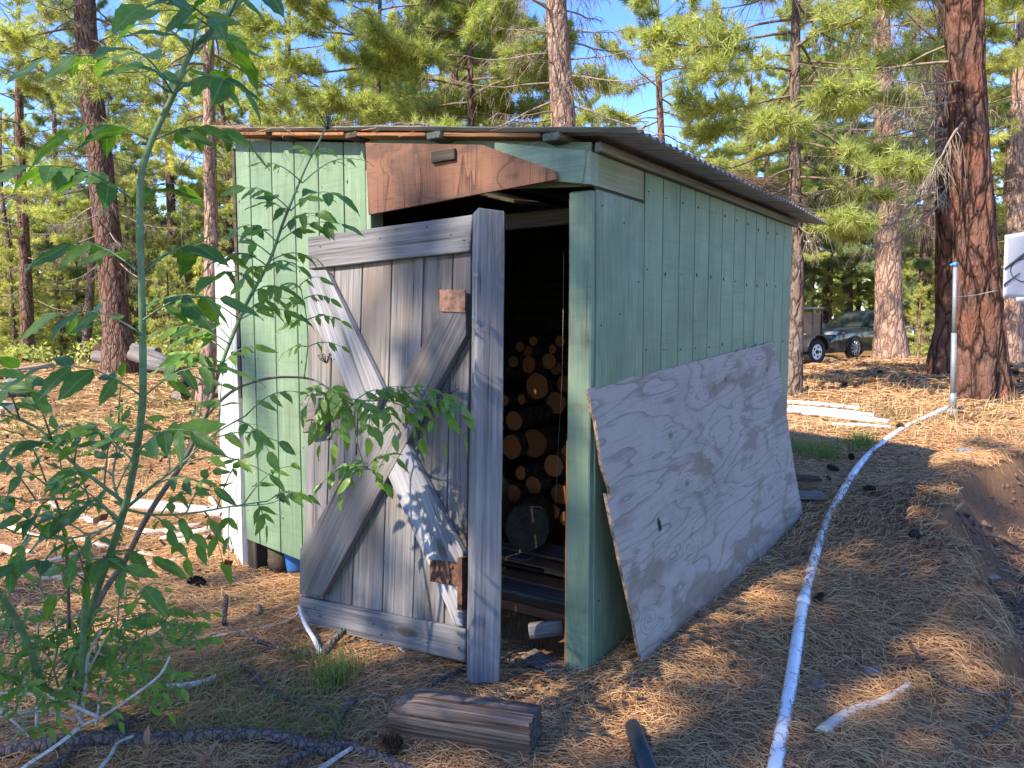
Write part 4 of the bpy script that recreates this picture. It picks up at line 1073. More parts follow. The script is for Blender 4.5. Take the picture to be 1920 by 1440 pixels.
# bearers below the boards and the bark floor
for x in (-1.15, -.25):
    o = board('bearer', sw(x, .36, fr(1005,1152,.34)[1]-.06), sw(x, 1.9, fr(1005,1152,.34)[1]-.06), .07, .09, M['dark_wood'], shed); o.matrix_local = shed.matrix_basis.inverted() @ o.matrix_local if False else o.matrix_local
for o in [c for c in shed.children if c.name.startswith('bearer')]: o.parent = None; tag(o, 'dark bearer log under the %s end of the stacked boards' % ('left' if o.name == 'bearer' else 'right'), 'timber')
tag(log('weathered_root', at(1035,1200,3.30)+Vector((-.10,.1,0)), Vector((.9,-.1,.15)), .038, .16, bark=M['grey_wood'], end=M['old_wood'], seed=3), 'grey weathered root lying under the boards in the doorway', 'root')

mb = MB(); mb.tube(smooth_path([at(1057,470,3.75),at(1054,700,3.76),at(1047,830,3.77),at(1042,945,3.78)], 4), .0007, 4)
tag(mb.build('hanging_thread', M['stick_thread'] if 'stick_thread' in M else M['paper']), 'fine pale thread hanging in the open doorway', 'thread')
# ---------------------------------------------------------------- things at the left corner
wd0 = Vector((-1.70, 4.66, 0)); wdir = Vector((-.52, .855, 0)).normalized()
wdoor = tag(empty('white_door', wd0, (0, 0, math.atan2(wdir.y, wdir.x))), 'white flaking door standing ajar at the shed left corner', 'door')
prism('door_leaf', rough_poly([(0,-.03),(.66,-.04),(.66,1.93),(0,1.95)], .2, .001), -.018, .018, M['white_paint'], wdoor, .002)
for z0, z1 in ((.15,.62),(.72,1.25),(1.35,1.82)):
    prism('door_panel', [(.12,z0),(.54,z0),(.54,z1),(.12,z1)], .0185, .024, M['white_paint'], wdoor, .002)
    prism('door_panel', [(.12,z0),(.54,z0),(.54,z1),(.12,z1)], -.024, -.0185, M['white_paint'], wdoor, .002)
mb = MB()
for s_ in (1,-1): mb.tube([(.61,s_*.018,.96),(.61,s_*.05,.96),(.61,s_*.06,.96),(.61,s_*.085,.96),(.61,s_*.098,.96)], [.012,.012,.026,.030,.014], 12)
mb.build('door_knob', M['abs'], wdoor)
bc = on_ground(551, 1078); bc = bc*1.0 + Vector((bc.x, bc.y, 0)).normalized()*.17; bc.z = tz(bc.x, bc.y)+.005; bk = tag(empty('blue_bucket', bc), 'bright blue plastic bucket with paper label under the siding', 'bucket')
mb = MB(); mb.tube([(0,0,0),(0,0,.02),(0,0,.25),(0,0,.27),(0,0,.28)], [.128,.135,.148,.155,.155], 28); mb.build('pail', M['blue_plastic'], bk)
mb = MB(); vs = []
for k in range(7):
    a = math.radians(-72 + k*7); vs += [(math.cos(a)*.1435, math.sin(a)*.1435, .10), (math.cos(a)*.1495, math.sin(a)*.1495, .24)]
mb.add(vs, [(2*k, 2*k+2, 2*k+3, 2*k+1) for k in range(6)]); mb.build('paper_label', M['paper'], bk)
mb = MB()
for r_ in range(2):
    for k in range(7):
        a = math.radians(-62+k*4.6); a2 = a+math.radians(2.6); z_ = .115+r_*.022
        mb.add([(math.cos(a)*.1465, math.sin(a)*.1465, z_),(math.cos(a2)*.1465, math.sin(a2)*.1465, z_),(math.cos(a2)*.1472, math.sin(a2)*.1472, z_+.012),(math.cos(a)*.1472, math.sin(a)*.1472, z_+.012)],[(0,1,2,3)])
mb.build('label_print', M['dark'], bk)

# ---------------------------------------------------------------- pipes
pp = [(1437,1520),(1480,1300),(1506,1130),(1537,1015),(1572,935),(1620,862),(1680,811),(1730,786),(1777,764)]
path = []
for i, (px, py) in enumerate(pp):
    g = on_ground(px, py, .012 if i < 4 else .022); path.append(g)
mb = MB(); mb.tube(smooth_path(path, 5), .0275, 16); 
tag(mb.build('water_pipe', M['pvc']), 'long white plastic pipe running over the needles to the standpipe', 'pipe')
mb = MB(); q = path[2]; q2 = path[3]; dpp = (q2-q).normalized(); mb.tube([q-dpp*.03, q+dpp*.05], .0345, 16)
tag(mb.build('pipe_collar', M['pvc']), 'white coupling collar on the long pipe near the plywood', 'coupling')
sb = on_ground(1786, 775); st = tag(empty('standpipe', sb), 'upright grey metal standpipe leaning on the huge red pine', 'standpipe')
top = at(1791, 500, sb.y+.05)-sb
mb = MB(); mb.tube([(0,0,-.1),(0,0,.06)], .052, 14); mb.build('base_fitting', M['galv'], st)
mb = MB(); mb.tube([(0,0,.05),(top*.10),(top*.14)], [.040,.040,.036], 14); mb.build('coupling', M['galv'], st)
mb = MB(); mb.tube([top*.12, top*.55], .030, 14); mb.tube([top*.54, top], .024, 14); mb.build('riser', M['galv'], st)
mb = MB(); mb.tube([top, top+Vector((-.01,0,.05))], .026, 10); mb.tube([top+Vector((-.06,0,.02)), top+Vector((.03,0,.04))], .012, 8); mb.build('blue_cap', M['blue_plastic'], st)
mb = MB(); w0 = at(1793,557,sb.y-.02); w1 = at(1866,545,sb.y-.62); mb.tube([w0,(w0+w1)/2-Vector((0,0,.015)),w1,at(1870,545,10.1)], .005, 5)
tag(mb.build('tie_wire', M['galv']), 'thin wire tying the standpipe round the huge red pine', 'wire')
g0 = on_ground(1186, 1362, .03); g1 = on_ground(1225, 1470, .03)
mb = MB(); dd = (g0-g1).normalized(); mb.tube([g1, g0-dd*.02, g0, g0+dd*.012], [.031,.031,.029,.020], 18)
tag(mb.build('black_pipe', M['abs']), 'blunt end of a black pipe poking in at the bottom edge', 'pipe')
for i, (a, b_, r_, lb) in enumerate([((1470,753),(1612,766),.030,'uppermost white pipe lying behind the shed in the sun'),((1480,764),(1640,780),.035,'second white pipe, just under the uppermost one behind the shed'),((1470,770),(1668,792),.035,'longest white pipe angled across the sunny ground'),((1560,796),(1670,802),.022,'thin white strip nearest the shade edge behind the shed')]):
    A_, B_ = on_ground(*a, .02), on_ground(*b_, .02); mb = MB(); mb.tube([A_, (A_+B_)/2+Vector((0,0,.01)), B_], r_, 10); tag(mb.build('loose_pipe', M['pvc']), lb, 'pipe')

# ---------------------------------------------------------------- white banner on the far right
bo = at(1882, 443, 8.6); ban = tag(empty('banner', bo), 'white cloth banner with black swoosh marks at the right edge', 'banner')
def bp(px, py, dy=0): return at(px, py, 8.6+(px-1882)*.004+dy+.03*math.sin((px-1882)*.06+py*.02))-bo
def grid_patch(name, corners, nx, ny, mat, parent, dy=0):
    (a, b_, c, d) = corners; vs = []
    for j in range(ny+1):
        for i in range(nx+1):
            u, v = i/nx, j/ny; x = (a[0]*(1-u)+b_[0]*u)*(1-v)+(d[0]*(1-u)+c[0]*u)*v; y = (a[1]*(1-u)+b_[1]*u)*(1-v)+(d[1]*(1-u)+c[1]*u)*v
            vs.append(bp(x, y, dy))
    fs = [(j*(nx+1)+i, j*(nx+1)+i+1, (j+1)*(nx+1)+i+1, (j+1)*(nx+1)+i) for j in range(ny) for i in range(nx)]
    mb = MB(); mb.add(vs, fs, 0, True); o = mb.build(name, mat, parent); s = o.modifiers.new('cloth', 'SOLIDIFY'); s.thickness = .003; return o
M['cloth'] = mat_plain('banner_cloth', (0.42,0.42,0.44), 0.8, var=.03)
M['ink'] = mat_plain('black_print', (0.03,0.03,0.03), 0.7)
grid_patch('cloth', [(1884,441),(2010,420),(2010,566),(1880,558)], 16, 14, M['cloth'], ban)
grid_patch('hem_flap', [(1905,558),(1935,556),(1935,566),(1906,568)], 3, 2, M['cloth'], ban, -.006)
grid_patch('swoosh', [(1883,503),(1940,458),(1940,468),(1884,506)], 10, 1, M['ink'], ban, -.008)
grid_patch('swoosh', [(1882,532),(1912,511),(1912,513),(1882,537)], 6, 1, M['ink'], ban, -.008)
vs = []; 
for k in range(25):
    a = math.radians(40+k*12); 
    for rr_ in (1.0, .70+.25*abs(math.sin(a/2))): vs.append(bp(1930+math.cos(a)*36*rr_, 507-math.sin(a)*24*rr_, -.008))
mb = MB(); mb.add(vs, [(2*k,2*k+1,2*k+3,2*k+2) for k in range(24)]); mb.build('emblem', M['ink'], ban)

# ---------------------------------------------------------------- foreground timber
def ground_path(pxs, lift=0.0): return [on_ground(px, py, lift) for px, py in pxs]
A_ = on_ground(722, 1392); B_ = on_ground(992, 1438)
ad = (B_-A_).normalized(); nd = Vector((-ad.y, ad.x, 0)); 
def timber_mesh(L, W_, H_, seed=4):
    r = random.Random(seed); per = []
    def side(p, q, n, nx, nz, ridge):
        for k in range(n):
            t = k/n; dep = ridge*(r.random()**1.6)
            per.append((p[0]+(q[0]-p[0])*t - nx*dep, p[1]+(q[1]-p[1])*t - nz*dep))
    w, h = W_/2, H_/2; c = .012
    side((-w, -h+c), (-w, h-c), 34, -1, 0, .006); side((-w+c*.6, h), (w-c, h), 22, 0, 1, .004); side((w, h-c), (w, -h+c), 16, 1, 0, .004); side((w-c, -h), (-w+c, -h), 8, 0, -1, .002)
    n = len(per); ns = 18; vs = []
    for i in range(ns+1):
        t = i/ns; x = -L/2+L*t; k = max(0, (.22-t)/.22)
        for j, (y, z) in enumerate(per):
            s = 1-.26*k*k-.03*k; z2 = z*(s if z > 0 else 1)
            if i in (0, ns): y2 = y*.985
            else: y2 = y
            vs.append((x + (r.uniform(-.004,.004) if i in (0, ns) else 0) + (.02*k*(z/h)), y2*(1-.08*k)+.0018*math.sin(j*1.7+t*5), z2+.0012*math.sin(j*2.3+t*7)))
    fs = [(i*n+j, i*n+(j+1)%n, (i+1)*n+(j+1)%n, (i+1)*n+j) for i in range(ns) for j in range(n)]
    mb = MB(); mb.add(vs, [f[::-1] for f in fs], 0, False)
    mb.f.append(tuple(range(n))); mb.m.append(1); mb.sm.append(False); mb.f.append(tuple(range(ns*n, ns*n+n))[::-1]); mb.m.append(1); mb.sm.append(False)
    return mb.mesh('timber_block')
me = timber_mesh((B_-A_).length, .165, .155)
M['timber_end'] = mat_plain('dark_end_grain', (0.075,0.055,0.045), .95, var=.5, scale=45)
tb = mesh_obj('timber_block', me, [M['old_wood'], M['timber_end']]); Mx = Matrix((ad, nd, ad.cross(nd))).transposed().to_4x4(); Mx.translation = (A_+B_)/2 + nd*.085 + Vector((0,0,.070)); tb.matrix_local = Mx
tag(tb, 'squared weathered timber offcut lying in front of the door', 'timber')
def stick(name, label, pxs, r, mat, lift=.02, cat='stick', group=None, sides=8, taper=.7, lifts=None, wob=.12, extra=None):
    P = []
    for i, (px, py) in enumerate(pxs):
        P.append(on_ground(px, py, lift if lifts is None else lifts[i]))
    P = smooth_path(P, 4); n = len(P)
    mb = MB(); mb.tube(P, [r*(1-(1-taper)*i/(n-1)) for i in range(n)], sides, wob=wob, seed=len(pxs)+int(pxs[0][0]))
    for (q, ln_, rr_) in (extra or []): mb.tube([on_ground(*a, l_) for a, l_ in q], rr_, 6, wob=.1)
    return tag(mb.build(name, mat), label, cat, group)
M['stick_dark'] = mat_bark('stick_bark', (0.21,0.175,0.165), (0.04,0.032,0.03), (0.22,0.165,0.135), scale=5.0)
M['stick_pale'] = mat_wood('pale_stick', (0.25,0.22,0.20), (0.46,0.43,0.40), (0.60,0.57,0.54), 'X', knots=False, bump=.3)
M['drift'] = mat_wood('bleached_wood', (0.30,0.22,0.16), (0.52,0.42,0.33), (0.68,0.58,0.48), 'X', knots=False)
stick('fallen_branch', 'thickest dark bark-covered branch along the bottom left edge', [(-40,1420),(60,1400),(180,1385),(300,1386),(420,1378),(520,1382),(590,1402),(640,1412)], .031, M['stick_dark'], .03, 'branch', sides=12)
stick('fallen_branch', 'short thick branch end crossing under the pine cone at the bottom', [(600,1400),(660,1402),(710,1418),(780,1450)], .022, M['stick_dark'], .025, 'branch', sides=10)
stick('fallen_branch', 'forked dark stick standing up left of the door bottom rail', [(424,1118),(421,1160),(424,1172),(470,1196),(530,1216),(588,1228)], .013, M['stick_dark'], .02, 'branch', lifts=[.14,.07,.03,.03,.03,.03])
stick('fallen_branch', 'stubby thick stick leaning by the door bottom rail', [(606,1230),(622,1205),(645,1182)], .020, M['stick_dark'], .03, 'branch', lifts=[.02,.05,.08], taper=.9)
stick('fallen_branch', 'knotted dark branch stub rising from the bottom edge below the door', [(470,1470),(520,1440),(560,1418),(600,1400)], .013, M['stick_dark'], .04, 'branch', sides=10)
stick('fallen_branch', 'dark mossy branch slanting up at the lower left corner', [(40,1480),(110,1430),(170,1385),(230,1352),(300,1325)], .014, M['stick_dark'], .04, 'branch', sides=10, taper=.4)
stick('pale_stick', 'short pale twig on top of the thickest bottom branch', [(180,1450),(205,1420),(222,1392),(250,1380)], .007, M['stick_pale'], .06)
stick('pale_stick', 'pale broken stub crossing the branch fork at the bottom', [(590,1450),(625,1425),(660,1402)], .010, M['stick_pale'], .05)
stick('pale_stick', 'long pale crooked stick left of the door', [(372,1202),(430,1188),(500,1176),(545,1162),(563,1146)], .0075, M['stick_pale'], .02)
stick('pale_stick', 'pale peeled fork rising against the door bottom rail', [(561,1137),(572,1170),(590,1200),(603,1228)], .0095, M['stick_pale'], .02, lifts=[.10,.07,.04,.02], taper=1.4)
stick('pale_stick', 'white hooked stick under the door bottom rail', [(700,1212),(735,1206),(748,1214),(760,1226)], .008, M['stick_pale'], .02)
stick('bark_stick', 'slanting dark stick in the grass before the door', [(452,1246),(475,1262),(495,1285),(545,1312),(600,1328),(645,1352)], .0085, M['stick_dark'], .03)
stick('bleached_chunk', 'short bleached wood chunk in the grass at lower left', [(306,1292),(350,1288),(385,1280),(404,1270)], .021, M['stick_pale'], .015, taper=.75)
stick('bark_stick', 'curved dark stick lying against the hinge post foot', [(806,1284),(850,1262),(900,1246),(950,1238),(985,1240),(1012,1254)], .010, M['stick_dark'], .03)
stick('bark_stick', 'thin bent twig beside the pine cone and timber offcut', [(640,1332),(668,1310),(640,1345),(622,1392)], .009, M['stick_dark'], .04)
stick('bark_stick', 'thin dark stick behind the thick bottom branch', [(160,1385),(230,1362),(290,1338),(360,1308)], .010, M['stick_dark'], .03)
stick('bleached_chunk', 'flat grey wood slab half buried behind the timber offcut', [(648,1320),(690,1312),(740,1300),(780,1286)], .022, M['grey_wood'], .0, taper=.8)
stick('bleached_chunk', 'knobbly bleached branch piece right of the long white pipe', [(1540,1376),(1570,1352),(1610,1330),(1650,1318),(1680,1300),(1706,1284)], .026, M['drift'], .015, 'branch', taper=.45, sides=11, wob=.22)
stick('lichen_twig', 'long thin lichen-tipped twig bent at the lower right', [(1706,1206),(1735,1250),(1780,1285),(1840,1303),(1888,1304),(1893,1330),(1872,1362),(1838,1384)], .0075, M['stick_dark'], .03)
stick('bark_stick', 'dark stub sticking up beyond the peeled fork', [(486,1138),(489,1150)], .014, M['stick_dark'], .03)
o = board('ground_plank', on_ground(985,1222,.012), on_ground(1052,1262,.012), .10, .018, M['grey_wood'], None, up=(.3,1,0), seed=70); tag(o, 'short grey plank flat on the ground in the doorway', 'board')
for i, (x, y, lb) in enumerate([(1506,905,'dark top board of the little stack behind the plywood'),(1510,925,'grey lower board of the little stack behind the plywood')]):
    P = on_ground(x, y+14, 0); o = board('stack_board', P+Vector((-.25,.02,.10-.05*i)), P+Vector((.11,-.05,.10-.05*i)), .035 if i else .025, .14, M['dark_wood'] if i == 0 else M['grey_wood'], None, seed=80+i); tag(o, lb, 'board')
# left: bleached boards and bark chips by the shed corner
rn = random.Random(9)
o = board('white_plank', on_ground(238,942,.03), on_ground(424,962,.03), .04, .15, M['white_paint'], None, seed=81); tag(o, 'white painted plank on the sunny ground left of the shed', 'board')
CH = [((160,972),(232,992)),((200,985),(330,1000)),((470-40,985),(300,1012)),((95,945),(160,975)),((262,1002),(380,984)),((20,990),(95,1010)),((330,1020),(405,1002)),((140,1010),(220,1028)),((0,1030),(60,1040)),((60,1060),(140,1040)),((270,1060),(330,1050)),((262,1036),(292,1042)),((80,1085),(170,1075)),((395,935),(430,985))]
for i, (a, b_) in enumerate(CH):
    stick('wood_scrap', ['pale split wood scrap littering the sunny ground left of the shed'][0], [a, ((a[0]+b_[0])/2, (a[1]+b_[1])/2+3), b_], rn.uniform(.018,.04), M[rn.choice(('drift','stick_pale','drift'))], .01, 'wood scrap', 'wood scraps left of the shed', wob=.5, sides=7)
# needle twigs on the roof and the straw hanging over its right edge
mb = MB()
def rp(px, py, y): x, z = fr(px, py, y); return sw(x, y, z)
for pth in ([(690,240),(720,236),(750,238),(775,232),(800,234),(822,241)], [(735,236),(752,231),(770,236)], [(700,237),(740,241),(790,240)], [(775,232),(790,240),(812,238)]):
    mb.tube(smooth_path([rp(a, b_, .05) for a, b_ in pth], 3), .007, 5)
tag(mb.build('roof_twigs', M['stick_dark']), 'tangle of dry twigs lying on the roof edge', 'twigs')

# ---------------------------------------------------------------- pine cones, rocks
def cone_mesh(name, seed, L=.10, R=.042):
    mb = MB(); rn_ = random.Random(seed); mb.tube([(0,0,.0),(0,0,L*.3),(0,0,L*.9)], [R*.35,R*.4,R*.15], 8)
    k = 0
    for j in range(11):
        t = (j+.5)/11; rr_ = R*math.sin(math.pi*(t*.86+.10))**.7; nn = 10
        for i in range(nn):
            a = 6.283*(i+.5*(j%2))/nn + rn_.uniform(-.1,.1); el = -.25+t*1.2; w = .010
            d = Vector((math.cos(a)*math.cos(el), math.sin(a)*math.cos(el), math.sin(el))); s_ = Vector((-math.sin(a), math.cos(a), 0)); b0 = Vector((0,0,t*L))
            tip = b0+d*rr_*1.05; m_ = b0+d*rr_*.75
            mb.add([b0+s_*w*.3, b0-s_*w*.3, m_-s_*w, m_+s_*w, tip+Vector((0,0,.003)), m_+Vector((0,0,-.006))], [(0,1,2,3),(3,2,4),(2,5,4),(5,3,4)])
    return mb.mesh(name)
M['cone'] = mat_plain('pine_cone_scales', (0.13,0.065,0.035), .8, var=.5, scale=60)
M['cone_dark'] = mat_plain('dark_cone_scales', (0.035,0.026,0.022), .8, var=.4, scale=60)
cms = {}
CN = [(355,1094,15,'cone_dark','dark pine cone alone on the needles left of the door'),(748,1398,24,'cone','brown pine cone touching the timber offcut'),(1712,1010,12,'cone_dark','dark open pine cone halfway to the bank on the right'),
 (1572,885,9,'cone_dark','flattish pine cone left of the long pipe near the grass'),(1598,863,7,'cone_dark','uppermost pine cone beside the grass tuft'),(1618,920,10,'cone_dark','spiky pine cone just right of the long pipe'),(1552,898,6,'cone_dark','small pine cone beside the little board stack'),
 (1525,1128,10,'cone_dark','pine cone tucked against the long pipe coupling'),(1690,802,9,'cone','pine cone by the far bend of the long pipe')]
FC = [(1562,729),(1575,726),(1605,728),(1588,722),(1640,715),(1665,745),(1668,741),(1750,740),(1640,758),(1700,722),(1535,725),(1740,735),(1720,700),(1810,718),(1655,700),(1570,770),(1900,700),(1880,690)]
def put_cone(px, py, rpx, mt, lb, grp=None):
    g = on_ground(px, py+rpx*.4); r = rpx/FPX*g.y
    if mt not in cms: m_ = cone_mesh('pine_cone', 3); m_.materials.append(M[mt]); cms[mt] = m_
    o = link(bpy.data.objects.new('pine_cone', cms[mt])); s_ = r/.042*.92; o.scale = (s_,)*3
    o.location = g+Vector((0,0,r*.75)); o.rotation_euler = (rn.uniform(.9,1.7), rn.uniform(-.3,.3), rn.uniform(0,6.28)); tag(o, lb, 'pine cone', grp)
for c in CN: put_cone(*c)
for px, py in FC: put_cone(px, py, rn.uniform(4.5,7), 'cone', 'pine cone scattered on the sunny needles behind the shed', 'pine cones on the sunny needles')
def rock(name, px, py, rpx, label, mat, sq=.6, seed=1):
    g = on_ground(px, py); r = rpx/FPX*g.y; bm = bmesh.new(); bmesh.ops.create_icosphere(bm, subdivisions=3, radius=r)
    for v in bm.verts:
        q = v.co*(2.0/r)*.5; n_ = noise.noise(q+Vector((seed*3,0,0))); n2 = noise.cell(q*1.3+Vector((seed,0,0)))
        v.co *= 1+n_*.35+n2*.08; v.co.z *= sq
    me = bpy.data.meshes.new(name); bm.to_mesh(me); bm.free(); o = mesh_obj(name, me, mat, None, loc=g+Vector((0,0,r*sq*.45)), rot=(0,0,seed)); return tag(o, label, 'rock')
M['rock_red'] = mat_plain('red_brown_rock', (0.23,0.13,0.09), .9, var=.35, scale=30); M['rock_grey'] = mat_plain('grey_rock', (0.20,0.20,0.20), .85, var=.3, scale=25)
rock('rock', 1530, 1295, 22, 'rounded red-brown rock beside the long white pipe', M['rock_red'], .75, 1)
rock('rock', 1638, 1262, 20, 'flat dark grey rock right of the long white pipe', M['rock_grey'], .35, 2)
rock('rock', 1704, 1246, 14, 'small brown rock at the root of the lichen twig', M['rock_red'], .6, 3)
rock('rock', 1545, 1330, 16, 'half buried brown rock below the rounded one', M['rock_red'], .45, 4)
rock('rock', 1525, 1174, 12, 'small brown rock under the sunny patch edge', M['rock_red'], .5, 5)
rock('rock', 1808, 848, 17, 'dark flat stone on the edge of the shade at right', M['rock_grey'], .35, 6)
rock('rock', 1862, 1085, 12, 'dark stone lying in the hollow at right', M['rock_grey'], .5, 7)
rock('rock', 32, 740, 26, 'grey boulder near the left edge of the clearing', M['rock_grey'], .8, 8)
rock('rock', 8, 770, 18, 'pale boulder low beside the grey boulder', M['drift'], .7, 9)
rock('rock', 1890, 785, 12, 'brown stone right of the huge pine foot', M['rock_red'], .6, 10)

# ---------------------------------------------------------------- log heap and fallen trunks at the left
for i, (a, b_, Y, r_, lb) in enumerate([((246,664),(318,690),21,.17,'lowest thick log of the heap right of the leaning pine'),((250,652),(320,680),21.5,.15,'middle sloping log of the heap right of the leaning pine'),((250,656),(296,660),22,.13,'top short log of the heap right of the leaning pine'),((272,684),(332,692),20,.14,'pale log on the ground before the heap'),((182,655),(220,662),23,.17,'dark log end left of the leaning pine'),((180,668),(206,672),22.8,.18,'pale log end under the dark one left of the leaning pine')]):
    P0 = at(*a, Y); P1 = at(*b_, Y-.5); log('heap_log', P0, P1-P0, r_, (P1-P0).length, lb, 'log', 'log heap left of the shed', end=M['grey_wood'], bark=M['log_bark'] if i == 4 else M['grey_wood'], seed=i+200)
for i, (a, b_, r_, lb) in enumerate([((-20,706),(96,688),.13,'bleached fallen trunk at the far left of the clearing'),((330,742),(352,700),.10,'short dark stump-like log before the slim pine')]):
    P0 = on_ground(*a, .08); P1 = on_ground(*b_, .08); log('fallen_log', P0, P1-P0, r_, (P1-P0).length, lb, 'log', end=M['drift'], bark=M['drift'] if i == 0 else M['log_bark'], seed=i+220)
P0 = on_ground(375, 748); log('tree_stump', P0-Vector((0,0,.05)), (0.05,0,1), .16, .42, 'dark burnt stump at the foot of the slim pine', 'stump', end=M['dark_wood'], bark=M['log_bark'], seed=230)
# ---------------------------------------------------------------- elder bush in the left foreground
def mat_elder():
    b = NB('elder_leaf', 0.42, 0.45)
    oi = b.n('ShaderNodeObjectInfo'); nz = b.noise(b.mapping(rand=7.0), 9, 4)
    f = b.math('ADD', b.math('MULTIPLY', nz, .5), b.mr(oi.outputs['Random'], 0, 1, 0, .5))
    col = b.ramp(f, [(0.2, (0.04,0.11,0.022)), (0.55, (0.085,0.185,0.03)), (0.85, (0.20,0.31,0.05))])
    # pale midrib and side veins
    sx = b.n('ShaderNodeSeparateXYZ'); b.l(b.tc.outputs['Object'], sx.inputs[0]); ay = b.math('ABSOLUTE', sx.outputs['Y'])
    rib = b.mr(ay, .006, .018, 1, 0)
    vein = b.mr(b.math('SINE', b.math('MULTIPLY', b.math('SUBTRACT', sx.outputs['X'], b.math('MULTIPLY', ay, 1.3)), 75)), .82, 1.0, 0, .55)
    col = b.mix(b.math('MULTIPLY', b.math('MAXIMUM', rib, vein), .45), col, (0.22,0.32,0.14))
    b.color(col); b.bump(b.math('MAXIMUM', rib, vein), .25, .01)
    tr = b.n('ShaderNodeBsdfTranslucent'); b.l(b.mix(1.0, col, (1.6,1.7,.45), 'MULTIPLY'), tr.inputs['Color'])
    mx = b.n('ShaderNodeMixShader'); mx.inputs[0].default_value = .46; o = b.t.nodes['Material Output']
    b.l(b.b.outputs[0], mx.inputs[1]); b.l(tr.outputs[0], mx.inputs[2]); b.l(mx.outputs[0], o.inputs['Surface'])
    return b.m
M['elder'] = mat_elder()
M['elder_stem'] = mat_plain('green_elder_stem', (0.13,0.22,0.10), .6, var=.2, scale=30)
M['elder_stem_brown'] = mat_plain('brown_elder_stem', (0.16,0.12,0.09), .7, var=.25, scale=30)
M['berry'] = mat_plain('dark_berries', (0.03,0.035,0.05), .5)
def leaflet_mesh(name, seed):
    rn_ = random.Random(seed); n = 9; curl = rn_.uniform(.10,.5); fold = rn_.uniform(.05,.28); side = rn_.uniform(-.12,.12); tw = rn_.uniform(-.5,.5)
    vs = []; fs = []
    for i in range(n+1):
        t = i/n; w = .195*math.sin(math.pi*min(1,t**.78))**.85*(1-.25*t)+ (.004 if i in (0,) else 0)
        if i == n: w = 0.001
        x = t; z = -curl*t*t*.55 + .02*math.sin(t*9+seed); y0 = side*math.sin(t*3)
        ser = .010*((i%2)*2-1)
        a = tw*t
        for s_ in (-1,-.5,0,.5,1):
            yy = s_*(w+ser*(abs(s_) == 1)*(0<i<n)); zz = abs(s_)*w*fold - (.012*math.sin(t*22+s_*2) if abs(s_) == 1 else 0)
            vs.append((x, y0+yy*math.cos(a)-zz*math.sin(a), z+yy*math.sin(a)+zz*math.cos(a)))
    for i in range(n):
        for k in range(4): a = i*5+k; fs.append((a, a+1, a+6, a+5))
    mb = MB(); mb.add(vs, fs, 0, True); me = mb.mesh(name); me.materials.append(M['elder']); return me
LM = [leaflet_mesh('leaflet', i) for i in range(8)]
rl = random.Random(31)
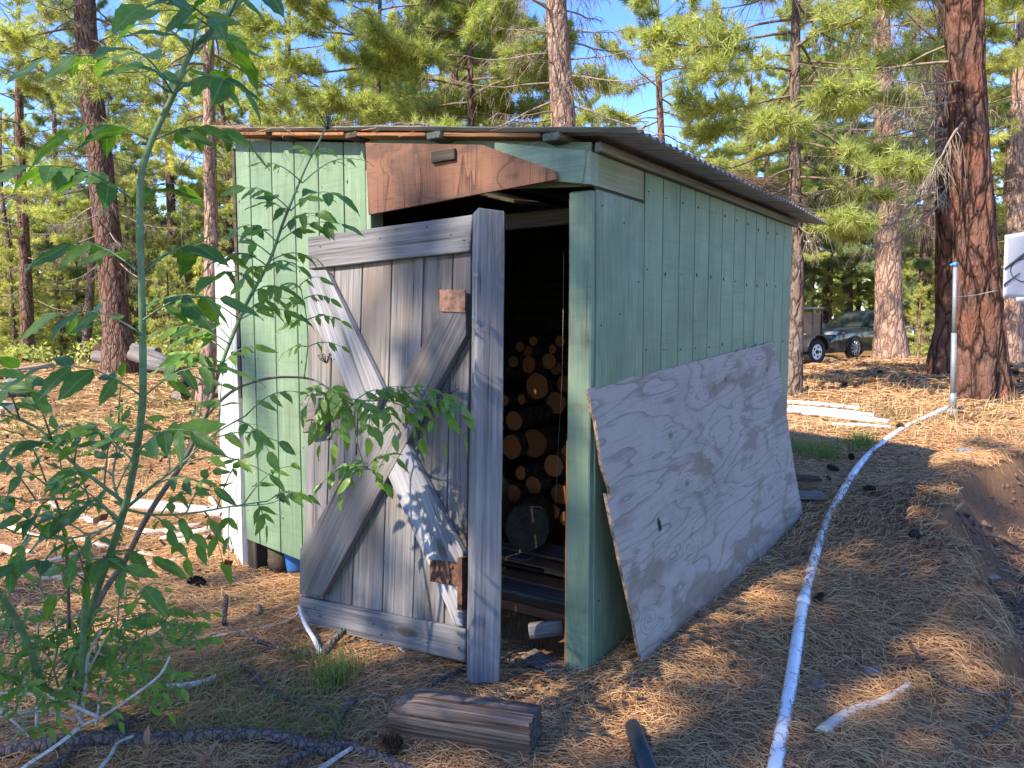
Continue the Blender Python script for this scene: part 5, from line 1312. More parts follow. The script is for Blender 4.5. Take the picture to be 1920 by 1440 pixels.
class Shrub:
    def __init__(s, name, base, label, cat='shrub'):
        s.base = Vector(base); s.root = tag(empty(name, base), label, cat); s.leaflets = []; s.nleaf = 0
    def stem(s, P, r0, r1, mat, name='stem', sides=9):
        P = smooth_path([Vector(p)-s.base for p in P], 4); n = len(P); mb = MB()
        mb.tube(P, [r0+(r1-r0)*i/(n-1) for i in range(n)], sides, wob=.05); return mb.build(name, mat, s.root)
    def leaf(s, P0, P1, pairs, size, sag=.18, t0=.3, mat=None):
        """compound leaf from stalk foot P0 to tip P1 (world)"""
        P0 = Vector(P0)-s.base; P1 = Vector(P1)-s.base; L = (P1-P0).length
        pts = []
        for k in range(7):
            t = k/6; pts.append(P0.lerp(P1, t)+Vector((0,0,sag*L*math.sin(math.pi*t)*.8)))
        mb = MB(); mb.tube(pts, [.0028-.0003*k for k in range(7)], 5); st_ = mb.build('leaf_stalk', mat or M['elder_stem'], s.root)
        d0 = (P1-P0).normalized()
        def add(o, d, ln_):
            s.leaflets.append((st_, o, d, ln_*1.08))
        for k in range(pairs):
            t = t0+(1-t0)*(k/(pairs)) ; q = t*6; i = min(int(q),5); o = pts[i].lerp(pts[i+1], q-i); ax = (pts[i+1]-pts[i]).normalized()
            up = Vector((rl.uniform(-.3,.3), rl.uniform(-.5,.1), 1)); sd = ax.cross(up).normalized()
            for sg in (1,-1):
                d = (ax*rl.uniform(.35,.8)+sd*sg*rl.uniform(.7,1.0)+Vector((0,0,rl.uniform(-.75,-.15)))).normalized()
                add(o, d, size*rl.uniform(.75,1.1)*(.8+.2*math.sin(3.1*(k+1)/(pairs+1))))
        add(pts[-1], (pts[-1]-pts[-2]).normalized()*1.0+Vector((0,0,-.25)), size*rl.uniform(.95,1.2))
    def finish(s, limit=300):
        ls = sorted(s.leaflets, key=lambda l: -l[3]/max(.5,(l[1]+s.base).y))
        rest = []
        for k, (st_, o, d, ln_) in enumerate(ls):
            X = d.normalized(); up = Vector((rl.uniform(-.6,.6), rl.uniform(-1.7,.2), 1)).normalized()
            Y = up.cross(X).normalized(); Z = X.cross(Y)
            Mx = Matrix((X*ln_, Y*ln_*rl.uniform(.85,1.2), Z*ln_)).transposed().to_4x4(); Mx.translation = o
            if k < limit:
                ob = link(bpy.data.objects.new('leaflet', rl.choice(LM)), st_); ob.matrix_local = Mx
            else: rest.append((rl.choice(LM), Mx))
        if rest:
            mb = MB()
            for me, Mx in rest: mb.add([Mx @ v.co for v in me.vertices], [tuple(p.vertices) for p in me.polygons], 0, True)
            mb.build('small_leaflets', M['elder'], s.root)['kind'] = 'stuff'
    def berries(s, P, n=40, R=.05):
        P = Vector(P)-s.base; mb = MB(); rn_ = random.Random(int(P.x*1000))
        for k in range(n):
            a = rn_.uniform(0,6.28); r_ = R*math.sqrt(rn_.random()); q = P+Vector((math.cos(a)*r_, math.sin(a)*r_*.6, R*.5*(1-(r_/R)**2)+rn_.uniform(-.01,.012)))
            mb.tube([P+Vector((0,0,-R*.6)), q], [.0008,.0006], 3, cap=False); c = .0028
            mb.add([q+Vector(v)*c for v in ((1,0,0),(-1,0,0),(0,1,0),(0,-1,0),(0,0,1),(0,0,-1))], [(0,2,4),(2,1,4),(1,3,4),(3,0,4),(2,0,5),(1,2,5),(3,1,5),(0,3,5)])
        mb.build('berry_cluster', M['berry'], s.root)['kind'] = 'stuff'
def PX(lst): return [at(*p) for p in lst]
base = on_ground(135, 1300)
E = Shrub('elder_bush', base, 'tall leafy green elder bush in the left foreground')
def LV(lst, Y, size, mat=None, sp=.22, sag=.18):
    for (x0,y0,x1,y1,n) in lst:
        Y1 = Y+rl.uniform(-sp, sp); P0 = at(x0,y0,Y); P1 = at(x1,y1,Y1); E.leaf(P0, P1, n, size, sag=sag, mat=mat)
# main cane
E.stem([base]+PX([(120,1300,2.62),(165,1160,2.4),(195,1070,2.25),(232,960,2.1),(252,870,2.0),(266,770,1.92),(268,700,1.9),(267,600,1.88),(265,515,1.86),(262,400,1.85),(265,330,1.85),(284,265,1.85),(325,178,1.86),(358,98,1.87),(400,55,1.88),(460,-10,1.9),(500,-60,1.92)]), .0115, .0055, M['elder_stem'], sides=12)
LV([(405,50,270,8,2),(400,55,300,20,1),(430,30,500,-20,2),(358,98,265,45,1),(358,100,430,70,2),(358,98,400,30,2),(380,80,440,95,1),(325,178,90,110,3),(325,178,450,165,3),(325,178,235,90,2),(330,165,400,130,1),
    (284,265,130,245,3),(284,265,450,262,3),(262,385,60,312,4),(262,380,340,350,1),(266,515,95,468,3),(266,515,400,465,3),(268,628,110,590,3),(268,600,410,560,3),(268,745,90,690,3),(268,745,410,690,3),(252,868,120,800,3),(256,850,360,810,3)], 1.86, .108)
# second green stem, cut short
E.stem([base]+PX([(150,1290,2.5),(158,1160,2.3),(166,1050,2.2)]), .0105, .0085, M['elder_stem'])
LV([(166,1052,60,1010,2),(166,1050,270,1100,2),(162,1090,30,1060,2),(166,1060,285,1045,2)], 2.2, .11)
E.stem([base]+PX([(85,1290,2.5),(50,1200,2.3),(5,1120,2.15),(-30,1080,2.1)]), .012, .008, M['elder_stem'])
# cane B, brown at the foot, tall against the siding
E.stem([base]+PX([(165,1180,2.6),(195,1110,2.6),(235,1050,2.6),(270,980,2.6),(300,930,2.6),(335,880,2.62),(365,825,2.65),(390,765,2.68),(412,690,2.7)]), .0115, .0075, M['elder_stem_brown'])
E.stem(PX([(412,690,2.7),(448,600,2.72),(468,558,2.73),(505,490,2.75),(530,420,2.78),(550,370,2.8),(575,310,2.82),(600,262,2.85),(612,238,2.86)]), .0075, .003, M['elder_stem'])
LV([(567,343,490,305,3),(567,343,680,300,3),(585,295,560,275,2),(590,290,615,280,1)], 2.8, .045, sp=.1)
LV([(545,395,460,352,3),(545,395,640,368,3),(540,402,505,380,2),(530,430,590,400,2),(520,455,440,430,3),(518,458,640,420,3),(510,480,400,440,2),(505,490,590,485,2)], 2.76, .085, sp=.15)
LV([(500,498,420,480,3),(498,500,450,540,3),(490,512,560,500,3),(480,530,400,520,2),(470,552,540,545,3),(448,598,300,560,4),(448,598,540,560,3),(448,600,560,590,3),(430,645,300,620,3),(425,660,330,640,3),(418,680,300,690,4),(415,685,475,650,2),(412,690,340,665,3),(435,640,350,600,3)], 2.7, .082, sp=.2)
E.berries(at(614,228,2.86), 46, .05)
# arching cane C with the heavy bunch before the door
E.stem(PX([(335,880,2.62),(365,815,2.7),(400,765,2.8),(445,728,2.9),(500,710,3.0),(550,707,3.08),(590,713,3.12),(625,735,3.12),(670,765,3.12)]), .0075, .0035, M['elder_stem_brown'])
E.stem(PX([(570,708,3.1),(577,650,3.12),(575,600,3.12),(568,560,3.12),(562,535,3.12)]), .003, .0015, M['elder_stem'])
E.stem(PX([(590,713,3.1),(660,748,3.08),(740,752,3.05),(830,760,3.02)]), .0035, .002, M['elder_stem'])
E.stem(PX([(665,760,3.1),(668,820,3.05),(688,878,3.02),(720,870,3.0)]), .003, .0015, M['elder_stem'])
LV([(575,650,535,660,2),(577,650,640,650,2),(575,603,530,612,2),(575,600,640,602,3),(570,560,620,560,3),(566,545,545,530,2),(570,565,530,575,2),(562,535,600,520,1)], 3.1, .055, sp=.05)
LV([(605,720,575,760,2),(610,725,650,770,3),(640,742,590,800,3),(640,740,650,810,3),(655,748,700,800,3),(665,752,740,740,3),(690,752,760,730,3),(700,752,790,760,3),(720,752,830,740,3),(740,752,865,760,3),(760,755,860,800,3),(740,756,790,820,3),(700,756,690,820,3),(660,760,630,830,3),(635,750,600,835,3),(780,756,868,780,3),(800,758,870,820,2),(720,756,740,815,3),(770,758,830,830,2),(620,730,590,790,3),
    (690,878,605,905,3),(688,876,745,860,2),(690,880,720,905,2),(688,880,640,930,2),(690,870,650,880,2)], 3.03, .076, sp=.10, sag=.25)
E.berries(at(845,730,3.0), 30, .035); E.berries(at(612,672,3.05), 30, .035)
# lower side branches
def auto(path, r0, n, size, Y=None, mat=None, side=.16, pairs=(2,3)):
    P = PX(path); E.stem(P, r0, r0*.45, mat or M['elder_stem']); sp_ = smooth_path(P, 6)
    for k in range(n):
        f = (.18+.82*(k+.5)/n); q = sp_[min(len(sp_)-1, int(f*(len(sp_)-1)))]; ax = (sp_[-1]-sp_[0]).normalized()
        sg = 1 if k % 2 else -1; sd = ax.cross(Vector((0,1,0))).normalized()
        tip = q+ax*side*rl.uniform(.3,1.0)+sd*sg*side*rl.uniform(.5,1.1)+Vector((0, rl.uniform(-.12,.12), rl.uniform(-.04,.03)))
        E.leaf(q, tip, rl.randint(*pairs), size*rl.uniform(.8,1.15))
    E.leaf(sp_[-1], sp_[-1]+(sp_[-1]-sp_[-4]).normalized()*side, 3, size)
auto([(240,948,2.1),(185,905,2.05),(130,862,2.0),(80,810,1.98),(20,775,1.95)], .006, 7, 0.076)
auto([(240,950,2.15),(300,900,2.15),(350,862,2.2),(400,815,2.25),(460,780,2.3)], .005, 7, 0.068)
auto([(235,955,2.2),(290,965,2.3),(360,962,2.4),(430,950,2.5),(500,940,2.6)], .0045, 9, 0.068)
auto([(225,975,2.2),(190,950,2.2),(120,935,2.2),(50,940,2.2)], .005, 7, 0.072)
auto([(232,960,2.1),(212,900,2.2),(218,850,2.3),(222,800,2.3)], .004, 5, 0.064)
auto([(130,1180,2.5),(125,1040,2.4),(112,960,2.35),(85,900,2.3)], .006, 4, 0.064, mat=M['elder_stem_brown'])
auto([(240,950,2.1),(200,990,2.1),(120,1010,2.1),(30,1000,2.05)], .0045, 6, 0.072)
E.stem(PX([(430,950,2.5),(500,945,2.6),(528,935,2.65)]), .002, .0012, M['elder_stem']); E.berries(at(532,932,2.65), 34, .035)
# low bluish leaves near the ground at lower left
for pth in ([(120,1300,2.55),(170,1250,2.55),(230,1215,2.6),(290,1190,2.65)], [(130,1310,2.5),(200,1270,2.5),(280,1240,2.55),(350,1215,2.65)], [(110,1290,2.5),(90,1230,2.45),(50,1200,2.4)], [(130,1300,2.5),(180,1200,2.6),(230,1160,2.7),(300,1150,2.8)], [(100,1300,2.45),(60,1290,2.4),(10,1280,2.35)], [(140,1300,2.6),(210,1230,2.75),(260,1200,2.85),(330,1180,2.95)]):
    auto(pth, .0035, 6, .055, side=.10)
for pth in ([(60,1330,2.45),(120,1240,2.5),(150,1190,2.5)], [(20,1400,2.3),(60,1330,2.35),(100,1300,2.4)], [(160,1330,2.55),(240,1290,2.55),(290,1275,2.6)], [(10,1330,2.3),(30,1240,2.35),(20,1180,2.35)], [(180,1300,2.7),(260,1190,2.85),(350,1160,2.95)], [(90,1280,2.5),(110,1200,2.5),(90,1140,2.5)], [(150,1290,2.75),(210,1180,2.9),(250,1130,3.0)]):
    auto(pth, .003, 7, .05, side=.10)
E.finish()

# dead pale stems at the very left
DS = tag(empty('dead_shrub', on_ground(150,1362)), 'bleached leafless shrub with bowed stems at lower left', 'shrub')
def dead(pth, r):
    P = smooth_path([at(*p)-DS.location for p in pth], 4); mb = MB(); n = len(P); mb.tube(P, [r*(1-.45*i/n) for i in range(n)], 7, wob=.12, seed=int(pth[0][1])); mb.build('stem', M['stick_pale'], DS)
for pth, r in (([(150,1362,2.55),(158,1300,2.5),(165,1230,2.48),(190,1182,2.46)], .0075), ([(150,1362,2.55),(200,1338,2.5),(270,1290,2.45),(302,1262,2.45),(318,1232,2.45)], .006), ([(185,1345,2.5),(110,1312,2.4),(50,1300,2.35),(-20,1299,2.3)], .006), ([(142,1350,2.5),(90,1334,2.4),(40,1336,2.35),(-20,1350,2.3)], .0055), ([(150,1362,2.5),(110,1395,2.4),(40,1442,2.3),(0,1480,2.25)], .007),
               ([(155,1356,2.5),(142,1330,2.5),(150,1290,2.5),(175,1240,2.5),(200,1190,2.5)], .005), ([(68,1362,2.5),(70,1250,2.5),(72,1160,2.5),(78,1140,2.5)], .005), ([(180,1360,2.6),(190,1290,2.6),(188,1270,2.6)], .005), ([(0,1330,2.3),(50,1375,2.35),(52,1380,2.35)], .005)):
    dead(pth, r)
# pinkish seedlings at the bottom edge
M['pink_leaf'] = mat_leaf('pink_seedling_leaf', (0.30,0.12,0.10), (0.36,0.26,0.14), .3)
def seedling(px, py, n, label, s_=.075):
    g = on_ground(px, py); t = tag(empty('seedling', g), label, 'plant')
    mb = MB(); mb.tube([(0,0,-.02),(0,0,.05),(.005,0,.10)], [.003,.002,.0015], 6); mb.build('stem', M['pink_leaf'], t)
    me = LM[1].copy(); me.materials.clear(); me.materials.append(M['pink_leaf'])
    for k in range(n):
        a = k*2.4; d = Vector((math.cos(a)*.8, math.sin(a)*.8, rl.uniform(.3,1.2))).normalized(); Y = Vector((0,0,1)).cross(d).normalized(); Z = d.cross(Y); q = s_*rl.uniform(.7,1.1)
        Mx = Matrix((d*q, Y*q*.9, Z*q)).transposed().to_4x4(); Mx.translation = Vector((0,0,.03+.012*k)); o = link(bpy.data.objects.new('leaf', me), t); o.matrix_local = Mx
seedling(278, 1452, 7, 'pink-leaved seedling in front of the thick bottom branch'); seedling(385, 1462, 5, 'pale pink seedling at the bottom edge, right of the other one')

# ---------------------------------------------------------------- needle litter, grass
rg = np.random.default_rng(12)
def in_shed(x, y, m=0.0):
    dx, dy = x-SH.x, y-SH.y; lx = dx*XA.x+dy*XA.y; ly = dx*YA.x+dy*YA.y
    return (lx > -2.5+m) & (lx < 0.0-m) & (ly > -.0+m) & (ly < 2.9-m)
def litter(name, N, y0, y1, pw, lab, mat, ln=.135, w0=.0011, wk=.00042, keep=None, raise_=.022):
    u = rg.random(N); y = y0+(y1-y0)*u**pw; x = rg.uniform(-1,1,N)*(y*.74+.5)+.05
    k = ~in_shed(x, y, .05)
    s = _sd_gully(x, y); k &= ~((s > .15) & (rg.random(N) < .65))
    cl = np.sin(x*2.1+1)*np.sin(y*1.7+x)+.5*np.sin(x*5+y*3); k &= rg.random(N) < np.clip(.75+.3*cl, .3, 1)
    if keep is not None: k &= keep(x, y)
    sl_ = np.hypot(terrain(x+.04,y)-terrain(x-.04,y), terrain(x,y+.04)-terrain(x,y-.04))/.08; k &= (sl_ < .45) | ((sl_ < 1.2) & (rg.random(N) < .25))
    x, y = x[k], y[k]; n = len(x)
    flow = .7*np.sin(x*1.3+y*.9)+.6*np.sin(y*2.1-x); a = flow+rg.normal(0, .95, n); L = ln*rg.uniform(.55,1.15,n); bend = rg.normal(0,.35,n)
    z = terrain(x, y); dist = np.hypot(x, y); w = w0+wk*dist
    lift = rg.random(n)**2*raise_; tilt = rg.normal(0, .10, n); arch = np.abs(rg.normal(0,.010,n))
    V = []
    dz = (terrain(x+.05*np.cos(a), y+.05*np.sin(a))-z)/.05
    for t in (-.5, 0, .5):
        aa = a+bend*t; cx = x+np.cos(a)*L*t+(-np.sin(a))*bend*L*(t*t)*.9; cy = y+np.sin(a)*L*t+np.cos(a)*bend*L*(t*t)*.9
        cz = z+dz*L*t+.003+lift+tilt*L*t+arch*(1-4*t*t)
        ww = w*(1.0 if t <= 0 else .6)
        sx, sy = -np.sin(aa)*ww, np.cos(aa)*ww
        V.append(np.stack([cx-sx, cy-sy, cz], 1)); V.append(np.stack([cx+sx, cy+sy, cz+w*.8], 1))
    V = np.stack(V, 1).reshape(-1, 3); b0 = np.arange(n)*6
    F = np.concatenate([np.stack([b0,b0+1,b0+3,b0+2],1), np.stack([b0+2,b0+3,b0+5,b0+4],1)])
    return tag(mesh_obj(name, mesh_np(name, V, F, False), mat), lab, None, None, 'stuff')
def mat_dry():
    b = NB('dry_needles', .7, .25); geo = b.n('ShaderNodeNewGeometry'); nz = b.noise(b.mapping(), .9, 3)
    f = b.math('ADD', b.math('MULTIPLY', geo.outputs['Random Per Island'], .75), b.math('MULTIPLY', nz, .35))
    b.color(b.ramp(f, [(0.15, (0.10,0.052,0.030)), (0.35, (0.27,0.135,0.060)), (0.6, (0.44,0.24,0.105)), (0.9, (0.50,0.33,0.165))])); return b.m
M['dry'] = mat_dry()
litter('needle_litter', 225000, 2.0, 8.5, 1.35, 'tan pine needle litter covering the clearing', M['dry'], w0=.00055, wk=.00026)
litter('far_needle_litter', 50000, 8.0, 26, 1.25, 'sunlit orange needle litter behind the shed', M['dry'], ln=.22, w0=.002, wk=.0005, raise_=.04)
mb = MB(); pr_ = random.Random(6); sp2 = smooth_path(path, 30)
for k in range(1500):
    f = pr_.random(); w_ = .05+.7*(abs(f-.42) < .15) ; 
    if pr_.random() > w_: continue
    q = sp2[int(f*(len(sp2)-1))]; a = pr_.uniform(0, 3.14); L = pr_.uniform(.05,.09); d_ = Vector((math.cos(a), math.sin(a), pr_.uniform(-.12,.12))); s_ = Vector((-d_.y, d_.x, 0))*(.0009+.0003*q.y); c_ = q+Vector((pr_.gauss(0,.022), pr_.gauss(0,.03), .027+pr_.random()*.012))
    mb.add([c_-d_*L-s_-Vector((0,0,.02)), c_-d_*L+s_-Vector((0,0,.02)), c_+s_, c_-s_, c_+d_*L-Vector((0,0,.02))], [(0,1,2,3),(3,2,4)])
tag(mb.build('pipe_needles', M['dry']), 'dry needles fallen across the long white pipe', None, None, 'stuff')
def blades(name, pts, lab, mat, h=.22, w=.0022, lean=.6, n=None):
    P = np.array(pts); n = len(P); a = rg.uniform(0,6.28,n); H = h*rg.uniform(.45,1.15,n); le = np.abs(rg.normal(lean,.35,n)); z = terrain(P[:,0], P[:,1]); V = []
    wd = w*(1+.12*P[:,1])
    for t, wk in ((0,1),(.4,.9),(.75,.6),(1,.05)):
        x = P[:,0]+np.cos(a)*le*H*t*t*.9; y = P[:,1]+np.sin(a)*le*H*t*t*.9; zz = z+H*t*(1-.28*le*t)
        V.append(np.stack([x-np.sin(a)*wd*wk, y+np.cos(a)*wd*wk, zz],1)); V.append(np.stack([x+np.sin(a)*wd*wk, y-np.cos(a)*wd*wk, zz],1))
    V = np.stack(V,1).reshape(-1,3); b0 = np.arange(n)*8
    F = np.concatenate([np.stack([b0+k,b0+k+1,b0+k+3,b0+k+2],1) for k in (0,2,4)])
    return tag(mesh_obj(name, mesh_np(name, V, F, False), mat), lab, None, None, 'stuff')
def clump(px, py, n, r):
    g = on_ground(px, py); return [(g.x+rg.normal(0,r), g.y+rg.normal(0,r)) for _ in range(n)]
M['grass'] = mat_leaf('fresh_grass', (0.09,0.15,0.03), (0.24,0.30,0.08), .35, .6, False)
M['dry_grass'] = mat_leaf('dry_grass', (0.36,0.27,0.13), (0.58,0.47,0.27), .25, .7, False)
pts = clump(625,1290,150,.05)+clump(600,1275,60,.05)+clump(650,1265,60,.04)+clump(555,1250,24,.04)
blades('bright_grass', pts, 'bright green grass tuft by the sticks in front of the door', M['grass'], .15, .0016, .55)
pts = []
for _ in range(90): pts += clump(rg.uniform(180,680), rg.uniform(1255,1400), 12, .05)
for _ in range(30): pts += clump(rg.uniform(0,330), rg.uniform(1150,1330), 12, .05)
blades('thin_grass', pts, 'thin green grass growing through the litter at lower left', M['grass'], .11, .0010, 1.0)
pts = []
for _ in range(22): pts += clump(rg.uniform(1492,1560), rg.uniform(838,868), 26, .06)
for _ in range(16): pts += clump(rg.uniform(1590,1635), rg.uniform(825,850), 24, .06)
blades('corner_grass', pts, 'olive grass tufts behind the back corner of the plywood', M['grass'], .17, .0012, .8)
pts = []
for _ in range(150): pts += clump(rg.uniform(1490,1920), rg.uniform(672,830)**1.0, 7, .12)
for _ in range(60): pts += clump(rg.uniform(0,440), rg.uniform(740,960), 8, .12)
for _ in range(60): pts += clump(rg.uniform(1560,1920), rg.uniform(762,800), 8, .15)
blades('dry_grass', pts, 'dry straw-coloured grass stalks in the sunny clearing', M['dry_grass'], .26, .0014, 1.1)
pts = []
for _ in range(160): pts += clump(rg.uniform(0,440), rg.uniform(690,860), 14, .25)
blades('clearing_grass', pts, 'olive and yellow grass in the clearing left of the shed', M['grass'], .16, .0020, .9)
# straw hanging over the right roof edge, and needles on the left roof corner
V = []; mb = MB()
for k in range(150):
    y = 1.55+rg.normal(0,.28); x = .16+rg.uniform(-.06,.06); p = sw(x, y, roof_z(x)+.016+rg.uniform(0,.03)); d = XA*rg.uniform(.2,1)+YA*rg.uniform(-.8,.8)+Vector((0,0,rg.uniform(-.35,.15))); d.normalize(); q = p+d*rg.uniform(.08,.17)
    mb.tube([p,(p+q)/2+Vector((0,0,.006)),q], .0016, 3, cap=False)
for k in range(120):
    x = -2.15+rg.normal(0,.25) if k < 70 else rg.uniform(-2.5,.2); y = -.07+rg.uniform(-.04,.12); p = sw(x, y, roof_z(x)+.014+rg.uniform(0,.012)); d = XA*rg.uniform(-1,1)-YA*rg.uniform(0,.9)+Vector((0,0,rg.uniform(-.25,.05))); d.normalize(); q = p+d*rg.uniform(.08,.17)
    mb.tube([p,(p+q)/2+Vector((0,0,.004)),q], .0014, 3, cap=False)
for k in range(900):
    x = rg.uniform(-2.5,.2); y = rg.uniform(.1,3.1); p = sw(x, y, roof_z(x)+.018); d = XA*rg.uniform(-1,1)+YA*rg.uniform(-1,1); d.normalize(); q = p+d*.12-Vector((0,0,SLOPE*.12*d.dot(XA)))
    mb.tube([p,q], .0014, 3, cap=False)
tag(mb.build('roof_needles', M['dry']), 'dry needles strewn on the metal roof and over its edges', None, None, 'stuff')
# ---------------------------------------------------------------- parked car and trailer beyond the berm
M['car_paint'] = mat_plain('dark_car_paint', (0.018,0.022,0.03), .18, .0, var=.02, spec=.8); M['car_paint'].node_tree.nodes['Principled BSDF'].inputs['Coat Weight'].default_value = .8
M['glass'] = mat_plain('car_glass', (0.02,0.03,0.04), .04, 0, var=0, spec=.9)
M['tyre'] = mat_plain('tyre_rubber', (0.02,0.02,0.02), .85)
M['alloy'] = mat_plain('alloy', (0.62,0.62,0.63), .3, .8)
M['chrome'] = mat_plain('chrome', (0.8,0.8,0.82), .15, 1.0)
M['lamp'] = mat_plain('head_lamp', (0.75,0.78,0.82), .1, .3)
M['amber'] = mat_plain('amber_lens', (0.7,0.25,0.05), .3)
M['trailer'] = mat_plain('brown_trailer_paint', (0.17,0.105,0.06), .6, var=.08, scale=3)
M['white_rim'] = mat_plain('white_wheel', (0.75,0.75,0.75), .5)
hd = Vector((-.857,-.515,0)).normalized(); lf = Vector((.515,-.857,0)).normalized()
wp = at(1596, 690, 27.0); g = tz(wp.x, wp.y)
cr = Vector((wp.x, wp.y, g)) - hd*1.45 - lf*.86
car = tag(empty('parked_car', cr), 'dark glossy family car parked behind the sunlit pale trunk', 'car')
car.matrix_world = Matrix(((hd.x, lf.x, 0, cr.x), (hd.y, lf.y, 0, cr.y), (0,0,1,g), (0,0,0,1)))
def loft(name, secs, mat, parent, smooth=True):
    mb = MB(); n = len(secs[0][1]); vs = []
    for x, s_ in secs: vs += [(x, y, z) for y, z in s_]
    fs = [(i*n+k, i*n+k+1, (i+1)*n+k+1, (i+1)*n+k) for i in range(len(secs)-1) for k in range(n-1)]
    mb.add(vs, fs, 0, smooth); mb.f.append(tuple(range(n))); mb.m.append(0); mb.sm.append(False)
    e = (len(secs)-1)*n; mb.f.append(tuple(e+k for k in range(n))[::-1]); mb.m.append(0); mb.sm.append(False)
    return mb.build(name, mat, parent)
def sec(w, zl, zs, zt): h = [(w*.93, zl), (w, zl+.12), (w, zs-.12), (w*.97, zs), (w*.80, zt-.015), (w*.4, zt)]; return h + [(-y, z) for y, z in h[::-1]]
loft('body', [(2.42,sec(.70,.30,.72,.80)),(2.34,sec(.88,.24,.92,1.00)),(2.0,sec(.95,.24,1.00,1.10)),(1.3,sec(.97,.26,1.04,1.15)),(.75,sec(.97,.26,1.08,1.18)),(-1.2,sec(.97,.26,1.10,1.18)),(-2.2,sec(.95,.28,1.10,1.16)),(-2.42,sec(.86,.34,1.02,1.10))], M['car_paint'], car)
def gs(wl, zl, wt, zt): h = [(wl, zl), (wt, zt-.05), (wt*.85, zt)]; return h+[(-y,z) for y,z in h[::-1]]
loft('roof', [(.85,gs(.86,1.12,.84,1.16)),(.15,gs(.88,1.12,.70,1.66)),(-.3,gs(.88,1.12,.69,1.74)),(-1.4,gs(.88,1.12,.69,1.74)),(-1.95,gs(.86,1.12,.66,1.66)),(-2.3,gs(.84,1.10,.72,1.20))], M['car_paint'], car)
def panel(name, q, mat, parent=car): mb = MB(); mb.add(q, [(0,1,2,3)]); o = mb.build(name, mat, parent); s = o.modifiers.new('t','SOLIDIFY'); s.thickness = .012; s.offset = 0; return o
panel('windscreen', [(.84,-.78,1.17),(.84,.78,1.17),(.20,.64,1.635),(.20,-.64,1.635)], M['glass'])
for s_ in (1,-1):
    panel('side_window', [(.55,s_*.895,1.15),(-.28,s_*.895,1.15),(-.28,s_*.735,1.63),(.10,s_*.735,1.61)], M['glass'])
    panel('side_window', [(-.36,s_*.895,1.15),(-1.15,s_*.895,1.15),(-1.15,s_*.735,1.63),(-.36,s_*.735,1.63)], M['glass'])
    panel('side_window', [(-1.23,s_*.89,1.15),(-1.95,s_*.875,1.16),(-1.80,s_*.73,1.58),(-1.23,s_*.735,1.63)], M['glass'])
    mb = MB(); mb.tube([(.50,s_*.93,1.16),(.50,s_*1.02,1.19),(.50,s_*1.13,1.20)], [.03,.07,.06], 8); mb.build('wing_mirror', M['car_paint'], car)
    mb = MB(); mb.box((2.12,s_*.62-.24,.86),(2.40,s_*.62+.24,.97)); mb.build('headlight', M['lamp'], car)
    mb = MB(); mb.box((2.02,s_*.925-.03,.90),(2.14,s_*.925+.035,.95)); mb.build('side_marker', M['amber'], car)
    mb = MB(); mb.tube([(-.2,s_*.76,1.77),(-1.6,s_*.74,1.77)], .02, 6); mb.build('roof_rail', M['abs'], car)
    for x in (1.45, -1.42):
        w = empty('wheel', (x, s_*.86, .385), (0,0,0), car)
        mb = MB(); pr = [(-.12,.26),(-.12,.36),(-.09,.385),(.09,.385),(.12,.36),(.12,.26)]; n = 28; vs = []
        for yy, r_ in pr: vs += [(math.cos(6.2832*k/n)*r_, yy, math.sin(6.2832*k/n)*r_) for k in range(n)]
        mb.add(vs, [(j*n+k, j*n+(k+1)%n, (j+1)*n+(k+1)%n, (j+1)*n+k) for j in range(5) for k in range(n)], 0, True); mb.build('tyre', M['tyre'], w)
        mb = MB(); 
        for k in range(10):
            a = 6.2832*k/10; c_, s2 = math.cos(a), math.sin(a); mb.tube([(c_*.04, s_*.10, s2*.04),(c_*.25, s_*.115, s2*.25)], [.03,.022], 5)
        ring = [(math.cos(6.2832*k/24)*.255, s_*.105, math.sin(6.2832*k/24)*.255) for k in range(25)]; mb.tube(ring, .018, 5, cap=False); mb.build('rim', M['alloy'], w)
        arc = [(x+math.cos(a)*.45, s_*.965, .36+math.sin(a)*.45) for a in np.linspace(0, math.pi, 12)]; mb = MB(); mb.tube(arc, .035, 6); mb.build('wheel_arch', M['abs'], car)
        mb = MB(); mb.add([(x,s_*.972,.36)]+[(x+math.cos(a)*.43, s_*.972, .36+math.sin(a)*.43) for a in np.linspace(-.3, math.pi+.3, 16)], [(0,k,k+1) for k in range(1,16)]); mb.build('wheel_well_shade', M['dark'], car)  # flat black disc paints the shaded wheel well onto the body side
        w.location = (x, s_*.90, .385)
mb = MB(); mb.box((2.36,-.55,.55),(2.44,.55,.84)); mb.build('grille', M['dark'], car)
mb = MB(); mb.box((2.40,-.75,.40),(2.46,.75,.47)); mb.build('bumper_trim', M['chrome'], car)
# trailer
A_ = at(1440,692,18.2); B_ = at(1521,692,18.6); g = tz(B_.x, B_.y)
hx = Vector((B_.x-A_.x, B_.y-A_.y+.30, 0)).normalized(); hy = Vector((-hx.y, hx.x, 0))
trl = tag(empty('utility_trailer', (B_.x, B_.y, g)), 'brown panelled utility trailer just right of the shed back corner', 'trailer')
trl.matrix_world = Matrix(((hx.x, hy.x, 0, B_.x), (hx.y, hy.y, 0, B_.y), (0,0,1,g), (0,0,0,1)))
def tb_(name, lo, hi, m): mb = MB(); mb.box(lo, hi); return mb.build(name, m, trl)
for k in range(3):
    tb_('side_panel', (-2.3, -.02, .50+k*.27), (-.03, .02, .76+k*.27), M['trailer'])
    o = tb_('front_panel', (0,0,.30+k*.33), (.62,.03,.62+k*.33), M['trailer']); o.rotation_euler = (0,0,.35)
tb_('side_panel', (-2.3, 1.38, .50), (0, 1.42, 1.31), M['trailer']); tb_('trailer_bed', (-2.3,.0,.46), (0,1.4,.50), M['dark'])
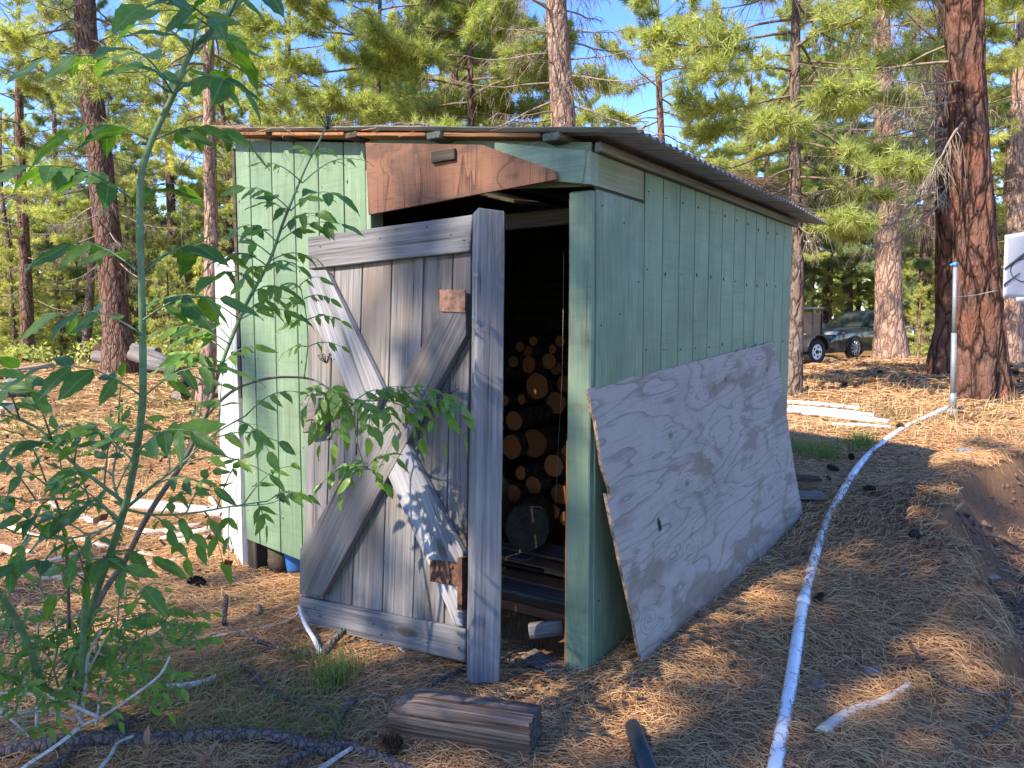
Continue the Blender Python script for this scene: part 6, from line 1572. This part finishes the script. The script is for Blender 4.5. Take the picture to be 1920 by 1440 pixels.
tb_('corner_bar', (-.035,-.035,.30), (.0,.035,1.36), M['abs']); o = tb_('corner_bar', (.62,-.03,.20), (.66,.04,1.38), M['abs']); o.rotation_euler = (0,0,.35)
mb = MB(); mb.tube([(-2.3,.0,1.37),(.02,.0,1.40),(.75,.28,1.42)], .028, 8); mb.build('top_rail', M['galv'], trl)
mb = MB(); mb.tube([(-.1,.35,.34),(.6,.55,.33),(1.5,.85,.36)], .05, 8); mb.build('draw_bar', M['abs'], trl)
mb = MB(); mb.tube([(.65,.5,.20),(.66,.5,.50)], .03, 8); mb.build('jack', M['abs'], trl)
w = empty('wheel', (-.12, -.16, .33), (0,0,0), trl)
mb = MB(); n = 26; vs = []
for yy, r_ in [(-.10,.19),(-.10,.30),(-.07,.335),(.07,.335),(.10,.30),(.10,.19)]: vs += [(math.cos(6.2832*k/n)*r_, yy, math.sin(6.2832*k/n)*r_) for k in range(n)]
mb.add(vs, [(j*n+k, j*n+(k+1)%n, (j+1)*n+(k+1)%n, (j+1)*n+k) for j in range(5) for k in range(n)], 0, True); mb.build('tyre', M['tyre'], w)
mb = MB(); mb.tube([(0,-.085,0),(0,-.07,0)], .195, 20); mb.tube([(0,-.11,0),(0,-.085,0)], .05, 10, 1)
for k in range(5): a = 6.2832*k/5; mb.tube([(math.cos(a)*.12,-.088,math.sin(a)*.12),(math.cos(a)*.12,-.0865,math.sin(a)*.12)], .03, 8, 1)
mb.build('rim', [M['white_rim'], M['dark']], w)
arc = [(-.12+math.cos(a)*.42, -.17, .33+math.sin(a)*.42) for a in np.linspace(.1, math.pi-.05, 12)]
mb = MB(); vs = []; 
for p in arc: vs += [(p[0],-.30,p[2]),(p[0],.0,p[2])]
mb.add(vs, [(2*k,2*k+1,2*k+3,2*k+2) for k in range(11)], 0, True); mb.tube([(p[0],-.30,p[2]) for p in arc], .018, 5); mb.build('mudguard', M['abs'], trl)
# strip of road between the trunks
vs = []; 
for i in range(15):
    x = 8+i*1.6; 
    for y in (25.2+.02*x, 29.5+.05*x): vs.append((x, y, tz(x, y)+.05))
mb = MB(); mb.add(vs, [(2*k,2*k+2,2*k+3,2*k+1) for k in range(14)], 0, True)
M['asphalt'] = mat_plain('asphalt', (0.07,0.07,0.075), .9, var=.2, scale=5)
tag(mb.build('road', M['asphalt']), None, None, None, 'structure')
rock('rock', 1697, 668, 10, 'pale stone at the right foot of the sunlit pale trunk', M['drift'], .7, 11)
# crumbly clods and stones on the cut bank
P_ = []; mb = MB()
for i in range(420):
    k = rg.integers(1, 6); t_ = rg.random(); q = _gul[k]*(1-t_)+_gul[k+1]*t_ if k+1 < len(_gul) else _gul[k]
    x, y = q[0]+abs(rg.normal(0,.28))+.02, q[1]-abs(rg.normal(0,.12)); r_ = rg.uniform(.008,.032)*(1 if rg.random() < .9 else 1.7); z = tz(x, y)
    vs = [Vector((x,y,z))+Vector(v)*r_*rg.uniform(.7,1.3) for v in ((1,.2,0),(-.9,.3,.1),(.1,1,0),(-.1,-1,.1),(.1,.1,.9),(0,0,-.9))]
    mb.add(vs, [(0,2,4),(2,1,4),(1,3,4),(3,0,4),(2,0,5),(1,2,5),(3,1,5),(0,3,5)])
M['clod'] = mat_plain('soil_clods', (0.17,0.095,0.062), .95, var=.3, scale=4)
tag(mb.build('soil_clods', M['clod']), 'crumbled red soil clods on the cut bank at right', None, None, 'stuff')
# exposed roots in the bank
for k, (pth) in enumerate([[(1795,960),(1830,1000),(1880,1010),(1925,1040)],[(1840,1090),(1880,1110),(1925,1100)]]):
    stick('tree_root', ['thin dark root running out of the upper bank at right','thin dark root lower down the bank at right'][k], pth, .007, M['stick_dark'], .03, 'root')
# bark chips and dead leaf scraps along the berm and in the clearing
P_ = []
for i in range(900):
    px = rg.uniform(1480,1920); Y = rg.uniform(11,22); x = (px-960)/FPX*Y; P_.append((x, Y, tz(x, Y)+.015))
for i in range(700):
    px = rg.uniform(-50,460); Y = rg.uniform(4.4,14); x = (px-960)/FPX*Y; P_.append((x, Y, tz(x, Y)+.012))
M['bark_chip'] = mat_plain('bark_chip', (0.22,0.10,0.06), .9, var=.5, scale=3)
me = leaves_mesh('bark_chips', P_, rg, .09)
tag(mesh_obj('bark_chips', me, M['bark_chip']), 'red-brown bark chips scattered over the clearing', None, None, 'stuff')
